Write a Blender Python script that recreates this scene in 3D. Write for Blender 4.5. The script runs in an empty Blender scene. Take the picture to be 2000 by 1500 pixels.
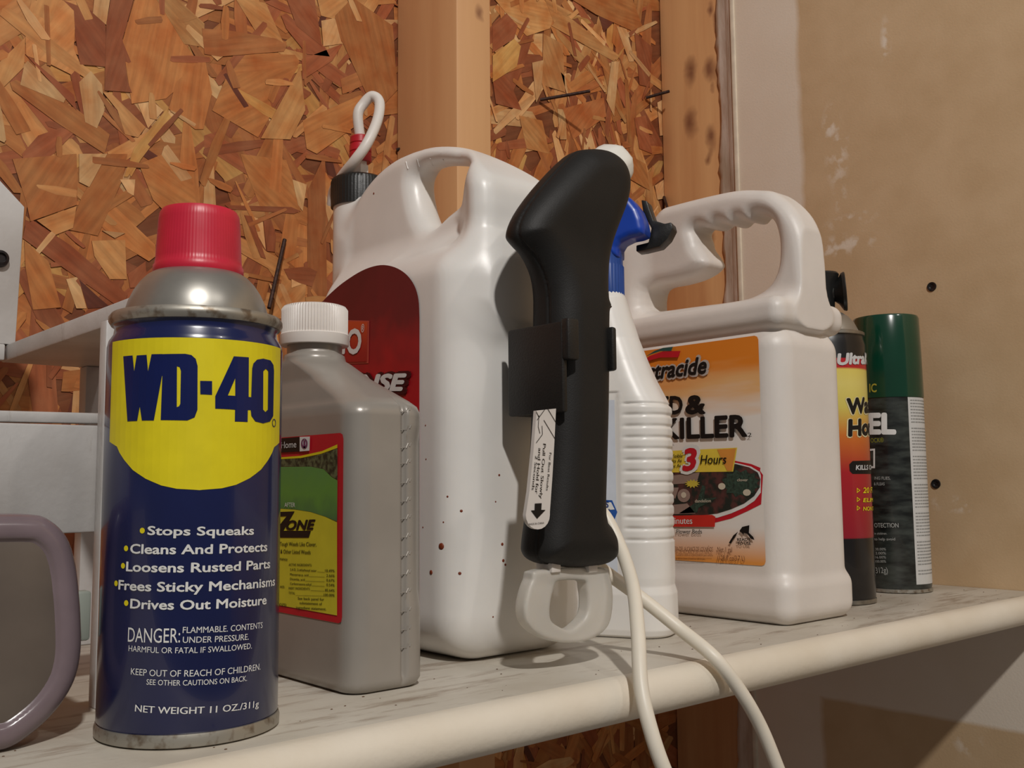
import bpy, bmesh, math, random
import numpy as np
import openvdb
from mathutils import Vector, Matrix
from mathutils.bvhtree import BVHTree
random.seed(7)
SC = bpy.context.scene
COL = SC.collection
PI = math.pi

# ------------------------------------------------------------------ camera, world, light, exposure
F_PX = 1950.0
CAM = Vector((0.0, 0.0, 0.095))
PITCH, ROLL = math.atan(191 / F_PX), 0.0087
FW = Vector((0.660, 0.7513, 0)).normalized()
RT = Vector((FW.y, -FW.x, 0))
UP = Vector((0, 0, 1))
c_f = FW * math.cos(PITCH) + UP * math.sin(PITCH)
c_u0 = -FW * math.sin(PITCH) + UP * math.cos(PITCH)
c_u = c_u0 * math.cos(ROLL) + RT * math.sin(ROLL)
c_r = RT * math.cos(ROLL) - c_u0 * math.sin(ROLL)
cam = bpy.data.cameras.new('camera'); camo = bpy.data.objects.new('camera', cam); COL.objects.link(camo)
camo.matrix_world = Matrix(((c_r.x, c_u.x, -c_f.x, CAM.x), (c_r.y, c_u.y, -c_f.y, CAM.y),
                            (c_r.z, c_u.z, -c_f.z, CAM.z), (0, 0, 0, 1)))
cam.sensor_width = 36; cam.lens = 36 * F_PX / 2000; cam.clip_start = 0.01
SC.camera = camo
w = bpy.data.worlds.new('world'); SC.world = w; w.use_nodes = True
w.node_tree.nodes['Background'].inputs[0].default_value = (1.0, 0.94, 0.89, 1)
w.node_tree.nodes['Background'].inputs[1].default_value = 0.14
lt = bpy.data.lights.new('ceiling_bulb', 'POINT'); lt.energy = 142; lt.color = (1.0, 0.96, 0.915); lt.shadow_soft_size = 0.045
lo_ = bpy.data.objects.new('ceiling_bulb', lt); lo_.location = (-0.46, -1.10, 1.66); COL.objects.link(lo_)
lt2 = bpy.data.lights.new('far_bulb', 'POINT'); lt2.energy = 18; lt2.color = (1.0, 0.94, 0.88); lt2.shadow_soft_size = 0.05
lo2 = bpy.data.objects.new('far_bulb', lt2); lo2.location = (0.55, -1.35, 1.70); COL.objects.link(lo2)
SC.view_settings.view_transform = 'Standard'; SC.view_settings.look = 'None'
SC.view_settings.gamma = 1; SC.view_settings.use_curve_mapping = False
SC.view_settings.exposure = -0.14

# ------------------------------------------------------------------ helpers: rays and surfaces
def ray(px, py):
    return (c_f * F_PX + c_r * (px - 1000) - c_u * (py - 750)).normalized()
def on_plane(px, py, o, n):
    d = ray(px, py); o = Vector(o); n = Vector(n)
    return CAM + d * ((o - CAM).dot(n) / d.dot(n))
def at_v(px, py, v): return on_plane(px, py, (0, v, 0), (0, 1, 0))
def at_u(px, py, u): return on_plane(px, py, (u, 0, 0), (1, 0, 0))
class PlaneS:
    curved = False
    def __init__(self, o, s, n): self.o = Vector(o); self.s = Vector(s).normalized(); self.n = Vector(n).normalized(); self.t = UP
    def st(self, px, py):
        p = on_plane(px, py, self.o, self.n) - self.o
        return (p.dot(self.s), p.z)
    def pt(self, s, t, off=0): return self.o + self.s * s + UP * t + self.n * off
class CylS:
    curved = True
    def __init__(self, c, r):
        self.c = Vector((c[0], c[1], 0)); self.r = r
        d = CAM - self.c; d.z = 0; self.d = d.normalized(); self.e = -(self.d.cross(UP))
    def st(self, px, py):
        d = ray(px, py); o = CAM - self.c
        a = d.x * d.x + d.y * d.y; b = o.x * d.x + o.y * d.y; c = o.x * o.x + o.y * o.y - self.r ** 2
        k = (-b - math.sqrt(max(0, b * b - a * c))) / a
        p = o + d * k
        return (self.r * math.atan2(p.dot(self.e), p.dot(self.d)), p.z)
    def pt(self, s, t, off=0):
        a = s / self.r; q = self.c + (self.d * math.cos(a) + self.e * math.sin(a)) * (self.r + off)
        return Vector((q.x, q.y, t))

# ------------------------------------------------------------------ helpers: materials
def lin(c):
    return tuple(((x / 255) / 12.92 if x / 255 <= 0.04045 else ((x / 255 + 0.055) / 1.055) ** 2.4) for x in c) + (1,)
def N(t, typ, **k):
    n = t.nodes.new(typ)
    for a, b in k.items(): setattr(n, a, b)
    return n
def mat(name, rgb, rough=0.5, metal=0.0, var=0.0, scale=40, rgb2=None, bump=0.0, bscale=200, spec=0.5, sss=0.0, trans=0.0, alpha=1.0, stretch=(1, 1, 1), lo=0.35, hi=0.65, coat=0.0):
    m = bpy.data.materials.new(name); m.use_nodes = True; t = m.node_tree; b = t.nodes['Principled BSDF']
    b.inputs['Base Color'].default_value = lin(rgb); b.inputs['Roughness'].default_value = rough
    b.inputs['Metallic'].default_value = metal; b.inputs['Specular IOR Level'].default_value = spec
    b.inputs['Transmission Weight'].default_value = trans; b.inputs['Alpha'].default_value = alpha
    b.inputs['Coat Weight'].default_value = coat
    if sss: b.inputs['Subsurface Weight'].default_value = sss; b.inputs['Subsurface Radius'].default_value = (.01, .008, .006)
    tc = N(t, 'ShaderNodeTexCoord'); mp = N(t, 'ShaderNodeMapping'); mp.inputs['Scale'].default_value = stretch
    t.links.new(tc.outputs['Object'], mp.inputs[0])
    no = N(t, 'ShaderNodeTexNoise'); no.inputs['Scale'].default_value = scale; no.inputs['Detail'].default_value = 6
    t.links.new(mp.outputs[0], no.inputs['Vector'])
    cr = N(t, 'ShaderNodeValToRGB'); t.links.new(no.outputs[0], cr.inputs[0])
    c2 = rgb2 if rgb2 else tuple(x * (1 - var) for x in rgb)
    cr.color_ramp.elements[0].position = lo; cr.color_ramp.elements[0].color = lin(c2)
    cr.color_ramp.elements[1].position = hi; cr.color_ramp.elements[1].color = lin(rgb)
    t.links.new(cr.outputs[0], b.inputs['Base Color'])
    if bump:
        nb = N(t, 'ShaderNodeTexNoise'); nb.inputs['Scale'].default_value = bscale; nb.inputs['Detail'].default_value = 4
        t.links.new(mp.outputs[0], nb.inputs['Vector'])
        bp = N(t, 'ShaderNodeBump'); bp.inputs['Strength'].default_value = bump; bp.inputs['Distance'].default_value = 0.001
        t.links.new(nb.outputs[0], bp.inputs['Height']); t.links.new(bp.outputs[0], b.inputs['Normal'])
    m['bsdf'] = 1
    return m
def zgrad(m, stops, noise=0.0, nscale=60, extra=None):
    """colour print that runs through stops [(z, rgb)] up the object"""
    t = m.node_tree; b = t.nodes['Principled BSDF']
    tc = N(t, 'ShaderNodeTexCoord'); sp = N(t, 'ShaderNodeSeparateXYZ'); t.links.new(tc.outputs['Object'], sp.inputs[0])
    mr = N(t, 'ShaderNodeMapRange'); z0, z1 = stops[0][0], stops[-1][0]
    mr.inputs[1].default_value = z0; mr.inputs[2].default_value = z1
    t.links.new(sp.outputs[2], mr.inputs[0])
    src = mr.outputs[0]
    if noise:
        no = N(t, 'ShaderNodeTexNoise'); no.inputs['Scale'].default_value = nscale; t.links.new(tc.outputs['Object'], no.inputs['Vector'])
        ma = N(t, 'ShaderNodeMath', operation='MULTIPLY_ADD'); ma.inputs[1].default_value = noise; t.links.new(no.outputs[0], ma.inputs[0])
        sb = N(t, 'ShaderNodeMath', operation='SUBTRACT'); sb.inputs[1].default_value = noise * .5; t.links.new(src, sb.inputs[0])
        t.links.new(sb.outputs[0], ma.inputs[2]); src = ma.outputs[0]
    cr = N(t, 'ShaderNodeValToRGB'); t.links.new(src, cr.inputs[0])
    for i, (z, c) in enumerate(stops):
        p = (z - z0) / (z1 - z0)
        e = cr.color_ramp.elements[0] if i == 0 else cr.color_ramp.elements[-1] if i == len(stops) - 1 else cr.color_ramp.elements.new(p)
        e.position = p; e.color = lin(c)
    t.links.new(cr.outputs[0], b.inputs['Base Color'])
    return m

# ------------------------------------------------------------------ helpers: objects
BASE = {}
def tag(o, label=None, cat=None, group=None, kind=None):
    if label: o['label'] = label
    if cat: o['category'] = cat
    if group: o['group'] = group
    if kind: o['kind'] = kind
    return o
def thing(name, base, label, cat, group=None):
    o = bpy.data.objects.new(name, None); o.empty_display_size = 0.02; COL.objects.link(o)
    o.location = base; BASE[o.name] = Vector(base)
    return tag(o, label, cat, group)
def mesh(name, vs, fs, m, parent=None, smooth=False, label=None):
    b = BASE.get(parent.name, Vector((0, 0, 0))) if parent else Vector((0, 0, 0))
    me = bpy.data.meshes.new(name)
    me.from_pydata([tuple(Vector(v) - b) for v in vs], [], fs); me.update()
    if m: me.materials.append(m)
    o = bpy.data.objects.new(name, me); COL.objects.link(o)
    if parent: o.parent = parent
    BASE[o.name] = b
    if smooth: me.shade_smooth()
    if label: o['label'] = label
    return o
def from_bm(name, bm, m, parent=None, smooth=False, label=None):
    bmesh.ops.recalc_face_normals(bm, faces=bm.faces[:])
    bm.verts.index_update()
    vs = [v.co.copy() for v in bm.verts]; fs = [[v.index for v in f.verts] for f in bm.faces]; bm.free()
    return mesh(name, vs, fs, m, parent, smooth, label)
def auto(o, deg=35):
    me = o.data; me.shade_smooth()
    bm = bmesh.new(); bm.from_mesh(me)
    for e in bm.edges:
        if len(e.link_faces) == 2 and e.calc_face_angle(0) > math.radians(deg): e.smooth = False
    bm.to_mesh(me); bm.free(); return o
def bm_box(bm, lo, hi, bev=0, M=None):
    r = bmesh.ops.create_cube(bm, size=1.0); vs = r['verts']
    for v in vs:
        v.co = Vector([lo[i] + (v.co[i] + .5) * (hi[i] - lo[i]) for i in range(3)])
    if bev:
        es = list({e for v in vs for e in v.link_edges})
        rr = bmesh.ops.bevel(bm, geom=es, offset=bev, segments=2, affect='EDGES', profile=.5)
        vs = rr['verts']
    if M:
        for v in {v for v in vs}: v.co = M @ v.co
def box(name, lo, hi, m, parent=None, bev=0.001, label=None, M=None):
    bm = bmesh.new(); bm_box(bm, lo, hi, bev)
    if M:
        for v in bm.verts: v.co = M @ v.co
    return auto(from_bm(name, bm, m, parent, label=label))
def prism(name, pts, d, m, parent=None, bev=0.0, label=None):
    """closed outline pts (3D) pushed along vector d"""
    bm = bmesh.new(); vs = [bm.verts.new(p) for p in pts]; f = bm.faces.new(vs)
    r = bmesh.ops.extrude_face_region(bm, geom=[f])
    for v in r['geom']:
        if isinstance(v, bmesh.types.BMVert): v.co += Vector(d)
    if bev: bmesh.ops.bevel(bm, geom=bm.edges[:], offset=bev, segments=2, affect='EDGES', profile=.5)
    return auto(from_bm(name, bm, m, parent, label=label))
def lathe(name, c, prof, m, parent=None, seg=72, rib=None, label=None, sharp=38):
    """prof: [(r,z)] bottom to top; rib(angle,r,z)->dr"""
    vs = []; fs = []; n = len(prof)
    for r, z in prof:
        for k in range(seg):
            a = 2 * PI * k / seg; rr = r + (rib(a, r, z) if rib else 0)
            vs.append((c[0] + rr * math.cos(a), c[1] + rr * math.sin(a), c[2] + z))
    for i in range(n - 1):
        for k in range(seg):
            k2 = (k + 1) % seg
            fs.append((i * seg + k, i * seg + k2, (i + 1) * seg + k2, (i + 1) * seg + k))
    fs.append(tuple(range(seg - 1, -1, -1))); fs.append(tuple((n - 1) * seg + k for k in range(seg)))
    return auto(mesh(name, vs, fs, m, parent, label=label), sharp)
def catmull(P, n=8):
    P = [Vector(p) for p in P]; out = []
    Q = [P[0] * 2 - P[1]] + P + [P[-1] * 2 - P[-2]]
    for i in range(1, len(Q) - 2):
        for j in range(n):
            t = j / n
            out.append(.5 * ((2 * Q[i]) + (-Q[i - 1] + Q[i + 1]) * t + (2 * Q[i - 1] - 5 * Q[i] + 4 * Q[i + 1] - Q[i + 2]) * t * t + (-Q[i - 1] + 3 * Q[i] - 3 * Q[i + 1] + Q[i + 2]) * t ** 3))
    out.append(P[-1]); return out
def tube(name, P, r, m, parent=None, seg=16, n=8, label=None, rfun=None):
    C = catmull(P, n); vs = []; fs = []; up = Vector((0.3, 0.2, 1)).normalized(); prev = None
    for i, p in enumerate(C):
        t = (C[min(i + 1, len(C) - 1)] - C[max(i - 1, 0)]).normalized()
        if prev is None: a = t.cross(up).normalized()
        else: a = (prev - t * prev.dot(t)).normalized()
        prev = a; b = t.cross(a)
        rr = rfun(i / (len(C) - 1)) if rfun else r
        for k in range(seg):
            th = 2 * PI * k / seg; vs.append(p + (a * math.cos(th) + b * math.sin(th)) * rr)
    for i in range(len(C) - 1):
        for k in range(seg):
            k2 = (k + 1) % seg; fs.append((i * seg + k, i * seg + k2, (i + 1) * seg + k2, (i + 1) * seg + k))
    fs.append(tuple(range(seg - 1, -1, -1))); fs.append(tuple((len(C) - 1) * seg + k for k in range(seg)))
    return auto(mesh(name, vs, fs, m, parent, label=label), 50)
def rrect(hx, hy, r, kc=8, ks=14):
    """rounded rectangle, counter-clockwise from +x side; returns [(x,y,nx,ny)]"""
    r = min(r, hx * .999, hy * .999); out = []
    cs = [(hx - r, hy - r, 0), (-(hx - r), hy - r, PI / 2), (-(hx - r), -(hy - r), PI), (hx - r, -(hy - r), 1.5 * PI)]
    for i, (cx, cy, a0) in enumerate(cs):
        for k in range(kc + 1):
            a = a0 + PI / 2 * k / kc; out.append((cx + r * math.cos(a), cy + r * math.sin(a), math.cos(a), math.sin(a)))
        nx = cs[(i + 1) % 4]; a = a0 + PI / 2
        p0 = (cx + r * math.cos(a), cy + r * math.sin(a)); p1 = (nx[0] + r * math.cos(a), nx[1] + r * math.sin(a))
        for k in range(1, ks):
            t = k / ks; out.append((p0[0] + (p1[0] - p0[0]) * t, p0[1] + (p1[1] - p0[1]) * t, math.cos(a), math.sin(a)))
    return out
def loft(name, M, rings, m, parent=None, dz=0.0, disp=None, kc=8, ks=14, label=None, sharp=40):
    """rings: [(z,cx,cy,hx,hy,r)]; dense rings every dz; disp(x,y,nx,ny,z)->inset"""
    L = []
    for a, b in zip(rings, rings[1:]):
        k = max(1, int(round(abs(b[0] - a[0]) / dz))) if dz else 1
        for j in range(k): L.append([a[i] + (b[i] - a[i]) * j / k for i in range(6)])
    L.append(list(rings[-1])); vs = []; fs = []
    for z, cx, cy, hx, hy, r in L:
        P = rrect(hx, hy, r, kc, ks); n = len(P)
        for x, y, nx, ny in P:
            d = disp(x, y, nx, ny, z) if disp else 0
            vs.append(M @ Vector((cx + x - nx * d, cy + y - ny * d, z)))
    for i in range(len(L) - 1):
        for k in range(n):
            k2 = (k + 1) % n; fs.append((i * n + k, i * n + k2, (i + 1) * n + k2, (i + 1) * n + k))
    fs.append(tuple(range(n - 1, -1, -1))); fs.append(tuple((len(L) - 1) * n + k for k in range(n)))
    return auto(mesh(name, vs, fs, m, parent, label=label), sharp)
def sclosed(P, n=5):
    m_ = len(P); out = []
    for i in range(m_):
        a, b, c, d = P[(i - 1) % m_], P[i], P[(i + 1) % m_], P[(i + 2) % m_]
        for j in range(n):
            t = j / n
            out.append(tuple(.5 * (2 * b[k] + (c[k] - a[k]) * t + (2 * a[k] - 5 * b[k] + 4 * c[k] - d[k]) * t * t + (3 * b[k] - a[k] - 3 * c[k] + d[k]) * t ** 3) for k in (0, 1)))
    return out
def sstep(x): x = np.clip(x, 0, 1); return x * x * (3 - 2 * x)
# ---- signed distance modelling
def smin(a, b, k):
    h = np.clip(.5 + .5 * (b - a) / k, 0, 1); return b + (a - b) * h - k * h * (1 - h)
def smax(a, b, k): return -smin(-a, -b, k)
def sd_box(X, Y, Z, c, h, r):
    qx, qy, qz = abs(X - c[0]) - h[0] + r, abs(Y - c[1]) - h[1] + r, abs(Z - c[2]) - h[2] + r
    return np.sqrt(np.maximum(qx, 0) ** 2 + np.maximum(qy, 0) ** 2 + np.maximum(qz, 0) ** 2) + np.minimum(np.maximum(qx, np.maximum(qy, qz)), 0) - r
def sd_cap(X, Y, Z, a, b, ra, rb, sx=1.0):
    """cone-capsule; sx squeezes x distances (wider in x when < 1)"""
    ax, ay, az = a; bx, by, bz = b; dx, dy, dz = bx - ax, by - ay, bz - az
    L = dx * dx + dy * dy + dz * dz
    h = np.clip(((X - ax) * dx + (Y - ay) * dy + (Z - az) * dz) / L, 0, 1)
    return np.sqrt(((X - ax - dx * h) * sx) ** 2 + (Y - ay - dy * h) ** 2 + (Z - az - dz * h) ** 2) - (ra + (rb - ra) * h)
def sd_poly(X, Y, P):
    d = np.full(X.shape, 1e9, np.float32); s = np.ones(X.shape, np.float32); n = len(P); j = n - 1
    for i in range(n):
        ex, ey = P[j][0] - P[i][0], P[j][1] - P[i][1]; wx, wy = X - P[i][0], Y - P[i][1]
        h = np.clip((wx * ex + wy * ey) / (ex * ex + ey * ey), 0, 1)
        d = np.minimum(d, (wx - ex * h) ** 2 + (wy - ey * h) ** 2)
        c1 = Y >= P[i][1]; c2 = Y < P[j][1]; c3 = ex * wy > ey * wx
        fl = (c1 & c2 & c3) | (~c1 & ~c2 & ~c3); s = np.where(fl, -s, s); j = i
    return s * np.sqrt(d)
def sdf(name, fn, lo, hi, vox, m, parent=None, M=None, label=None):
    ax = [np.arange(lo[i], hi[i], vox, dtype=np.float32) for i in range(3)]
    X, Y, Z = np.meshgrid(*ax, indexing='ij', sparse=True)
    d = np.asarray(fn(X, Y, Z), dtype=np.float64)
    d = np.ascontiguousarray(np.broadcast_to(d, (len(ax[0]), len(ax[1]), len(ax[2]))))
    g = openvdb.FloatGrid(1.0); g.copyFromArray(d.astype(np.float32))
    p, q = g.convertToQuads()[:2]
    v = p * vox + np.array(lo)
    if M is not None:
        A = np.array(M); v = v @ A[:3, :3].T + A[:3, 3]
    b = np.array(BASE[parent.name]) if parent else np.zeros(3)
    v = v - b
    a = v[q]; vol = np.einsum('ij,ij->i', a[:, 0] - v.mean(0), np.cross(a[:, 1] - a[:, 0], a[:, 2] - a[:, 0])).sum()
    if vol < 0: q = q[:, ::-1]
    me = bpy.data.meshes.new(name)
    me.vertices.add(len(v)); me.vertices.foreach_set('co', v.astype(np.float32).ravel())
    me.loops.add(q.size); me.loops.foreach_set('vertex_index', q.astype(np.int32).ravel())
    me.polygons.add(len(q)); me.polygons.foreach_set('loop_start', np.arange(0, q.size, 4, dtype=np.int32))
    me.update(calc_edges=True); me.validate(); me.shade_smooth(); me.materials.append(m)
    o = bpy.data.objects.new(name, me); COL.objects.link(o)
    if parent: o.parent = parent
    BASE[o.name] = Vector(b)
    if label: o['label'] = label
    return o
# ---- flat print on surfaces
def curve_mesh(splines, off=0.0):
    cu = bpy.data.curves.new('tmp', 'CURVE'); cu.dimensions = '2D'; cu.fill_mode = 'BOTH'
    for P in splines:
        sp = cu.splines.new('POLY'); sp.points.add(len(P) - 1); sp.use_cyclic_u = True
        for i, p in enumerate(P): sp.points[i].co = (p[0] * 100, p[1] * 100, 0, 1)
    o = bpy.data.objects.new('tmp', cu); COL.objects.link(o)
    dg = bpy.context.evaluated_depsgraph_get(); me = o.evaluated_get(dg).to_mesh()
    vs = [(v.co.x / 100, v.co.y / 100) for v in me.vertices]; fs = [list(p.vertices) for p in me.polygons]
    o.to_mesh_clear(); bpy.data.objects.remove(o); bpy.data.curves.remove(cu)
    return vs, fs
TXT = {}
def text_mesh(s, bold, shear):
    k = (s, bold, shear)
    if k in TXT: return TXT[k]
    cu = bpy.data.curves.new('t', 'FONT'); cu.body = s; cu.size = 1; cu.shear = shear; cu.resolution_u = 3; cu.fill_mode = 'BOTH'
    o = bpy.data.objects.new('t', cu); COL.objects.link(o)
    dg = bpy.context.evaluated_depsgraph_get(); me = o.evaluated_get(dg).to_mesh()
    vs = [(v.co.x, v.co.y) for v in me.vertices]; fs = [list(p.vertices) for p in me.polygons]
    o.to_mesh_clear(); bpy.data.objects.remove(o); bpy.data.curves.remove(cu)
    TXT[k] = (vs, fs); return vs, fs
def shifts(b):
    if not b: return [(0, 0)]
    if b < .02: return [(-b, 0), (b, 0)]
    return [(b * math.cos(q_ * PI / 4), b * math.sin(q_ * PI / 4)) for q_ in range(8)] + [(0, 0)]
class Print:
    txt = False
    """collects flat shapes on a surface in one colour, one mesh"""
    def __init__(self, surf, off): self.S = surf; self.off = off; self.v = []; self.f = []; self.ch = []
    def add(self, vs, fs):
        if self.S.curved:
            bm = bmesh.new(); bv = [bm.verts.new((x, y, 0)) for x, y in vs]
            for f in fs:
                try: bm.faces.new([bv[i] for i in f])
                except ValueError: pass
            xs = [x for x, y in vs]; st = self.S.r * 0.09; x = math.ceil(min(xs) / st) * st
            while x < max(xs):
                bmesh.ops.bisect_plane(bm, geom=bm.verts[:] + bm.edges[:] + bm.faces[:], plane_co=(x, 0, 0), plane_no=(1, 0, 0)); x += st
            bm.verts.index_update(); vs = [(v.co.x, v.co.y) for v in bm.verts]; fs = [[v.index for v in f.verts] for f in bm.faces]; bm.free()
        n = len(self.v); self.v += [self.S.pt(x, y, self.off) for x, y in vs]; self.f += [[i + n for i in f] for f in fs]
        self.ch.append((n, len(self.v), self.txt))
    def poly(self, *splines): self.add(*curve_mesh(splines)); return self
    def px(self, *splines): return self.poly(*[[self.S.st(*p) for p in P] for P in splines])
    def rect(self, s0, t0, s1, t1): return self.poly([(s0, t0), (s1, t0), (s1, t1), (s0, t1)])
    def text(self, s, p0, p1, h, bold=0.0, shear=0.0):
        a = self.S.st(*p0); b = self.S.st(*p1); c = self.S.st(p0[0], p0[1] - h)
        vs, fs = text_mesh(s, bold, shear)
        if not vs: return self
        x0 = min(v[0] for v in vs); x1 = max(v[0] for v in vs)
        W = math.hypot(b[0] - a[0], b[1] - a[1]); sx = W / (x1 - x0); sy = (c[1] - a[1]) / 0.72
        ux, uy = (b[0] - a[0]) / W, (b[1] - a[1]) / W
        self.txt = True; off0 = self.off
        for dx, dy in shifts(bold):
            self.add([(a[0] + ux * (x + dx - x0) * sx - uy * (y + dy) * sy, a[1] + uy * (x + dx - x0) * sx + ux * (y + dy) * sy) for x, y in vs], fs); self.off += 1.2e-5
        self.off = off0; self.txt = False; return self
    def make(self, name, m, parent, label=None):
        # shapes are separate parts, the letters of a print stay together
        groups = []; tx = [c for c in self.ch if c[2]]; sh = [c for c in self.ch if not c[2]]
        if name == 'fine_print': groups = [(name, self.ch)]
        else:
            if tx: groups.append((name, tx))
            groups += [(name, [c]) for c in sh]
        ref = self.S.n if not self.S.curved else self.S.d; first = None
        for nm, cs in groups:
            keep = {}
            for c in cs:
                for k in range(c[0], c[1]): keep[k] = len(keep)
            o = mesh(nm, [self.v[k] for k in keep], [[keep[k] for k in f] for f in self.f if f[0] in keep], m, parent, label=label)
            if cs[0][2] and len(tx) + len(cs) > 1: o['kind'] = 'stuff'
            n = sum((p.normal * p.area for p in o.data.polygons), Vector())
            if n.dot(ref) < 0: o.data.flip_normals()
            first = first or o
        return first
def disc(cx, cy, rx, ry=None, n=14):
    ry = ry or rx; return [(cx + rx * math.cos(2 * PI * k / n), cy + ry * math.sin(2 * PI * k / n)) for k in range(n)]
def rrpx(S, x0, y0, x1, y1, r):
    """rounded rectangle between pixel corners on surface, radius in metres"""
    a = S.st(x0, y0); b = S.st(x1, y1); s0, s1 = sorted((a[0], b[0])); t0, t1 = sorted((a[1], b[1])); out = []
    for cx, cy, a0 in ((s1 - r, t1 - r, 0), (s0 + r, t1 - r, 90), (s0 + r, t0 + r, 180), (s1 - r, t0 + r, 270)):
        for k in range(6):
            t = math.radians(a0 + 18 * k); out.append((cx + r * math.cos(t), cy + r * math.sin(t)))
    return out
def caster(o):
    b = BASE[o.name]; me = o.data
    bv = BVHTree.FromPolygons([tuple(v.co + b) for v in me.vertices], [tuple(p.vertices) for p in me.polygons])
    return lambda px, py: bv.ray_cast(CAM, ray(px, py))[:2]

# ------------------------------------------------------------------ materials
WHITE = mat('white_plastic', (232, 229, 224), .34, var=.03, scale=25, sss=.12, bump=.05, bscale=120)
WHITE2 = mat('white_plastic_matt', (226, 219, 212), .42, var=.04, scale=18, sss=.12, bump=.08, bscale=300)
BLACKP = mat('black_plastic', (30, 30, 29), .42, var=.2, scale=60, bump=.12, bscale=700)
BLACKR = mat('black_rubber', (30, 29, 28), .56, var=.12, scale=40, bump=.12, bscale=1400, spec=.32)
STEEL = mat('tinplate', (170, 165, 155), .38, .85, var=.25, scale=90, bump=.1)
RUSTY = mat('tarnished_tin', (172, 168, 158), .45, .75, rgb2=(126, 112, 96), scale=200, lo=.33, hi=.5)
SILVER = mat('silver_paint', (168, 165, 158), .36, .7, var=.08, scale=50)
def ink(name, c, rough=.45): return mat('ink_' + name, c, rough, var=.04, scale=80, spec=.3)
I_WHITE = ink('white', (225, 225, 222)); I_BLACK = ink('black', (22, 20, 20)); I_RED = ink('red', (196, 30, 44))
I_YEL = ink('yellow', (226, 210, 30)); I_NAVY = ink('navy', (18, 30, 84), .3); I_GREY = ink('grey', (150, 150, 148)); I_ORANGE = ink('orange', (228, 130, 40))
I_GREEN = ink('green', (70, 130, 60)); I_TEAL = ink('teal', (45, 85, 80)); I_BROWN = ink('brown', (110, 70, 50))

# ------------------------------------------------------------------ setting: back wall of strand board
WV = 0.744
def osb_mat():
    m = bpy.data.materials.new('strand_board'); m.use_nodes = True; t = m.node_tree; b = t.nodes['Principled BSDF']
    b.inputs['Roughness'].default_value = .62; b.inputs['Specular IOR Level'].default_value = .3
    at = N(t, 'ShaderNodeAttribute', attribute_name='tint'); uv = N(t, 'ShaderNodeUVMap', uv_map='grain')
    mp = N(t, 'ShaderNodeMapping'); mp.inputs['Scale'].default_value = (22, 260, 1); t.links.new(uv.outputs[0], mp.inputs[0])
    n1 = N(t, 'ShaderNodeTexNoise'); n1.inputs['Scale'].default_value = 1; n1.inputs['Detail'].default_value = 5; t.links.new(mp.outputs[0], n1.inputs['Vector'])
    tc = N(t, 'ShaderNodeTexCoord')
    n2 = N(t, 'ShaderNodeTexNoise'); n2.inputs['Scale'].default_value = 48; n2.inputs['Detail'].default_value = 5; t.links.new(tc.outputs['Object'], n2.inputs['Vector'])
    r1 = N(t, 'ShaderNodeMapRange'); r1.inputs[1].default_value = .3; r1.inputs[2].default_value = .7; r1.inputs[3].default_value = .80; r1.inputs[4].default_value = 1.14; t.links.new(n1.outputs[0], r1.inputs[0])
    r2 = N(t, 'ShaderNodeMapRange'); r2.inputs[1].default_value = .3; r2.inputs[2].default_value = .72; r2.inputs[3].default_value = .0; r2.inputs[4].default_value = .85; t.links.new(n2.outputs[0], r2.inputs[0])
    mx = N(t, 'ShaderNodeMixRGB', blend_type='MULTIPLY'); t.links.new(r2.outputs[0], mx.inputs[0]); t.links.new(at.outputs['Color'], mx.inputs[1]); mx.inputs[2].default_value = lin((228, 180, 138))
    vm = N(t, 'ShaderNodeVectorMath', operation='SCALE'); t.links.new(mx.outputs[0], vm.inputs[0]); t.links.new(r1.outputs[0], vm.inputs['Scale'])
    t.links.new(vm.outputs[0], b.inputs['Base Color'])
    bp = N(t, 'ShaderNodeBump'); bp.inputs['Strength'].default_value = .35; bp.inputs['Distance'].default_value = .0006
    t.links.new(n1.outputs[0], bp.inputs['Height']); t.links.new(bp.outputs[0], b.inputs['Normal'])
    return m
OSB = osb_mat()
TINT = {'T': (202, 150, 94), 'O': (188, 126, 72), 'R': (160, 96, 62), 'P': (220, 178, 126), 'D': (108, 62, 47), 'Y': (200, 154, 90), 'B': (174, 113, 67)}
EDGE = lin((118, 70, 46))
def strand_mesh(name, polys, parent):
    """polys: [(pts [(u,z)], front v, thickness, tint, axis angle, seed)] -> one mesh with side faces"""
    vs = []; fs = []; cols = []; uvs = []
    for P, fv, th, tint, ang, sd in polys:
        ar = sum(P[i][0] * P[(i + 1) % len(P)][1] - P[(i + 1) % len(P)][0] * P[i][1] for i in range(len(P)))
        if ar < 0: P = P[::-1]
        n = len(P); b = len(vs); ca, sa = math.cos(ang), math.sin(ang)
        kk = random.uniform(.9, 1.07); kg = random.uniform(.985, 1.015); k = [tint[0] * kk, tint[1] * kk * kg, tint[2] * kk * kg]; tt = lin(tuple(min(255, q) for q in k))
        vs += [(u, fv, z) for u, z in P] + [(u, fv + th, z) for u, z in P]
        def uv(p): return (p[0] * ca + p[1] * sa + sd, -p[0] * sa + p[1] * ca + sd * 3)
        fs.append([b + i for i in range(n)]); cols += [tt] * n; uvs += [uv(p) for p in P]
        for i in range(n):
            j = (i + 1) % n; fs.append([b + i, b + n + i, b + n + j, b + j]); cols += [EDGE] * 4; uvs += [uv(P[i])] * 4
    o = mesh(name, vs, fs, OSB, parent); me = o.data
    ca_ = me.color_attributes.new('tint', 'FLOAT_COLOR', 'CORNER'); ca_.data.foreach_set('color', np.array(cols, dtype=np.float32).ravel())
    ul = me.uv_layers.new(name='grain'); ul.data.foreach_set('uv', np.array(uvs, dtype=np.float32).ravel())
    return o
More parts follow.
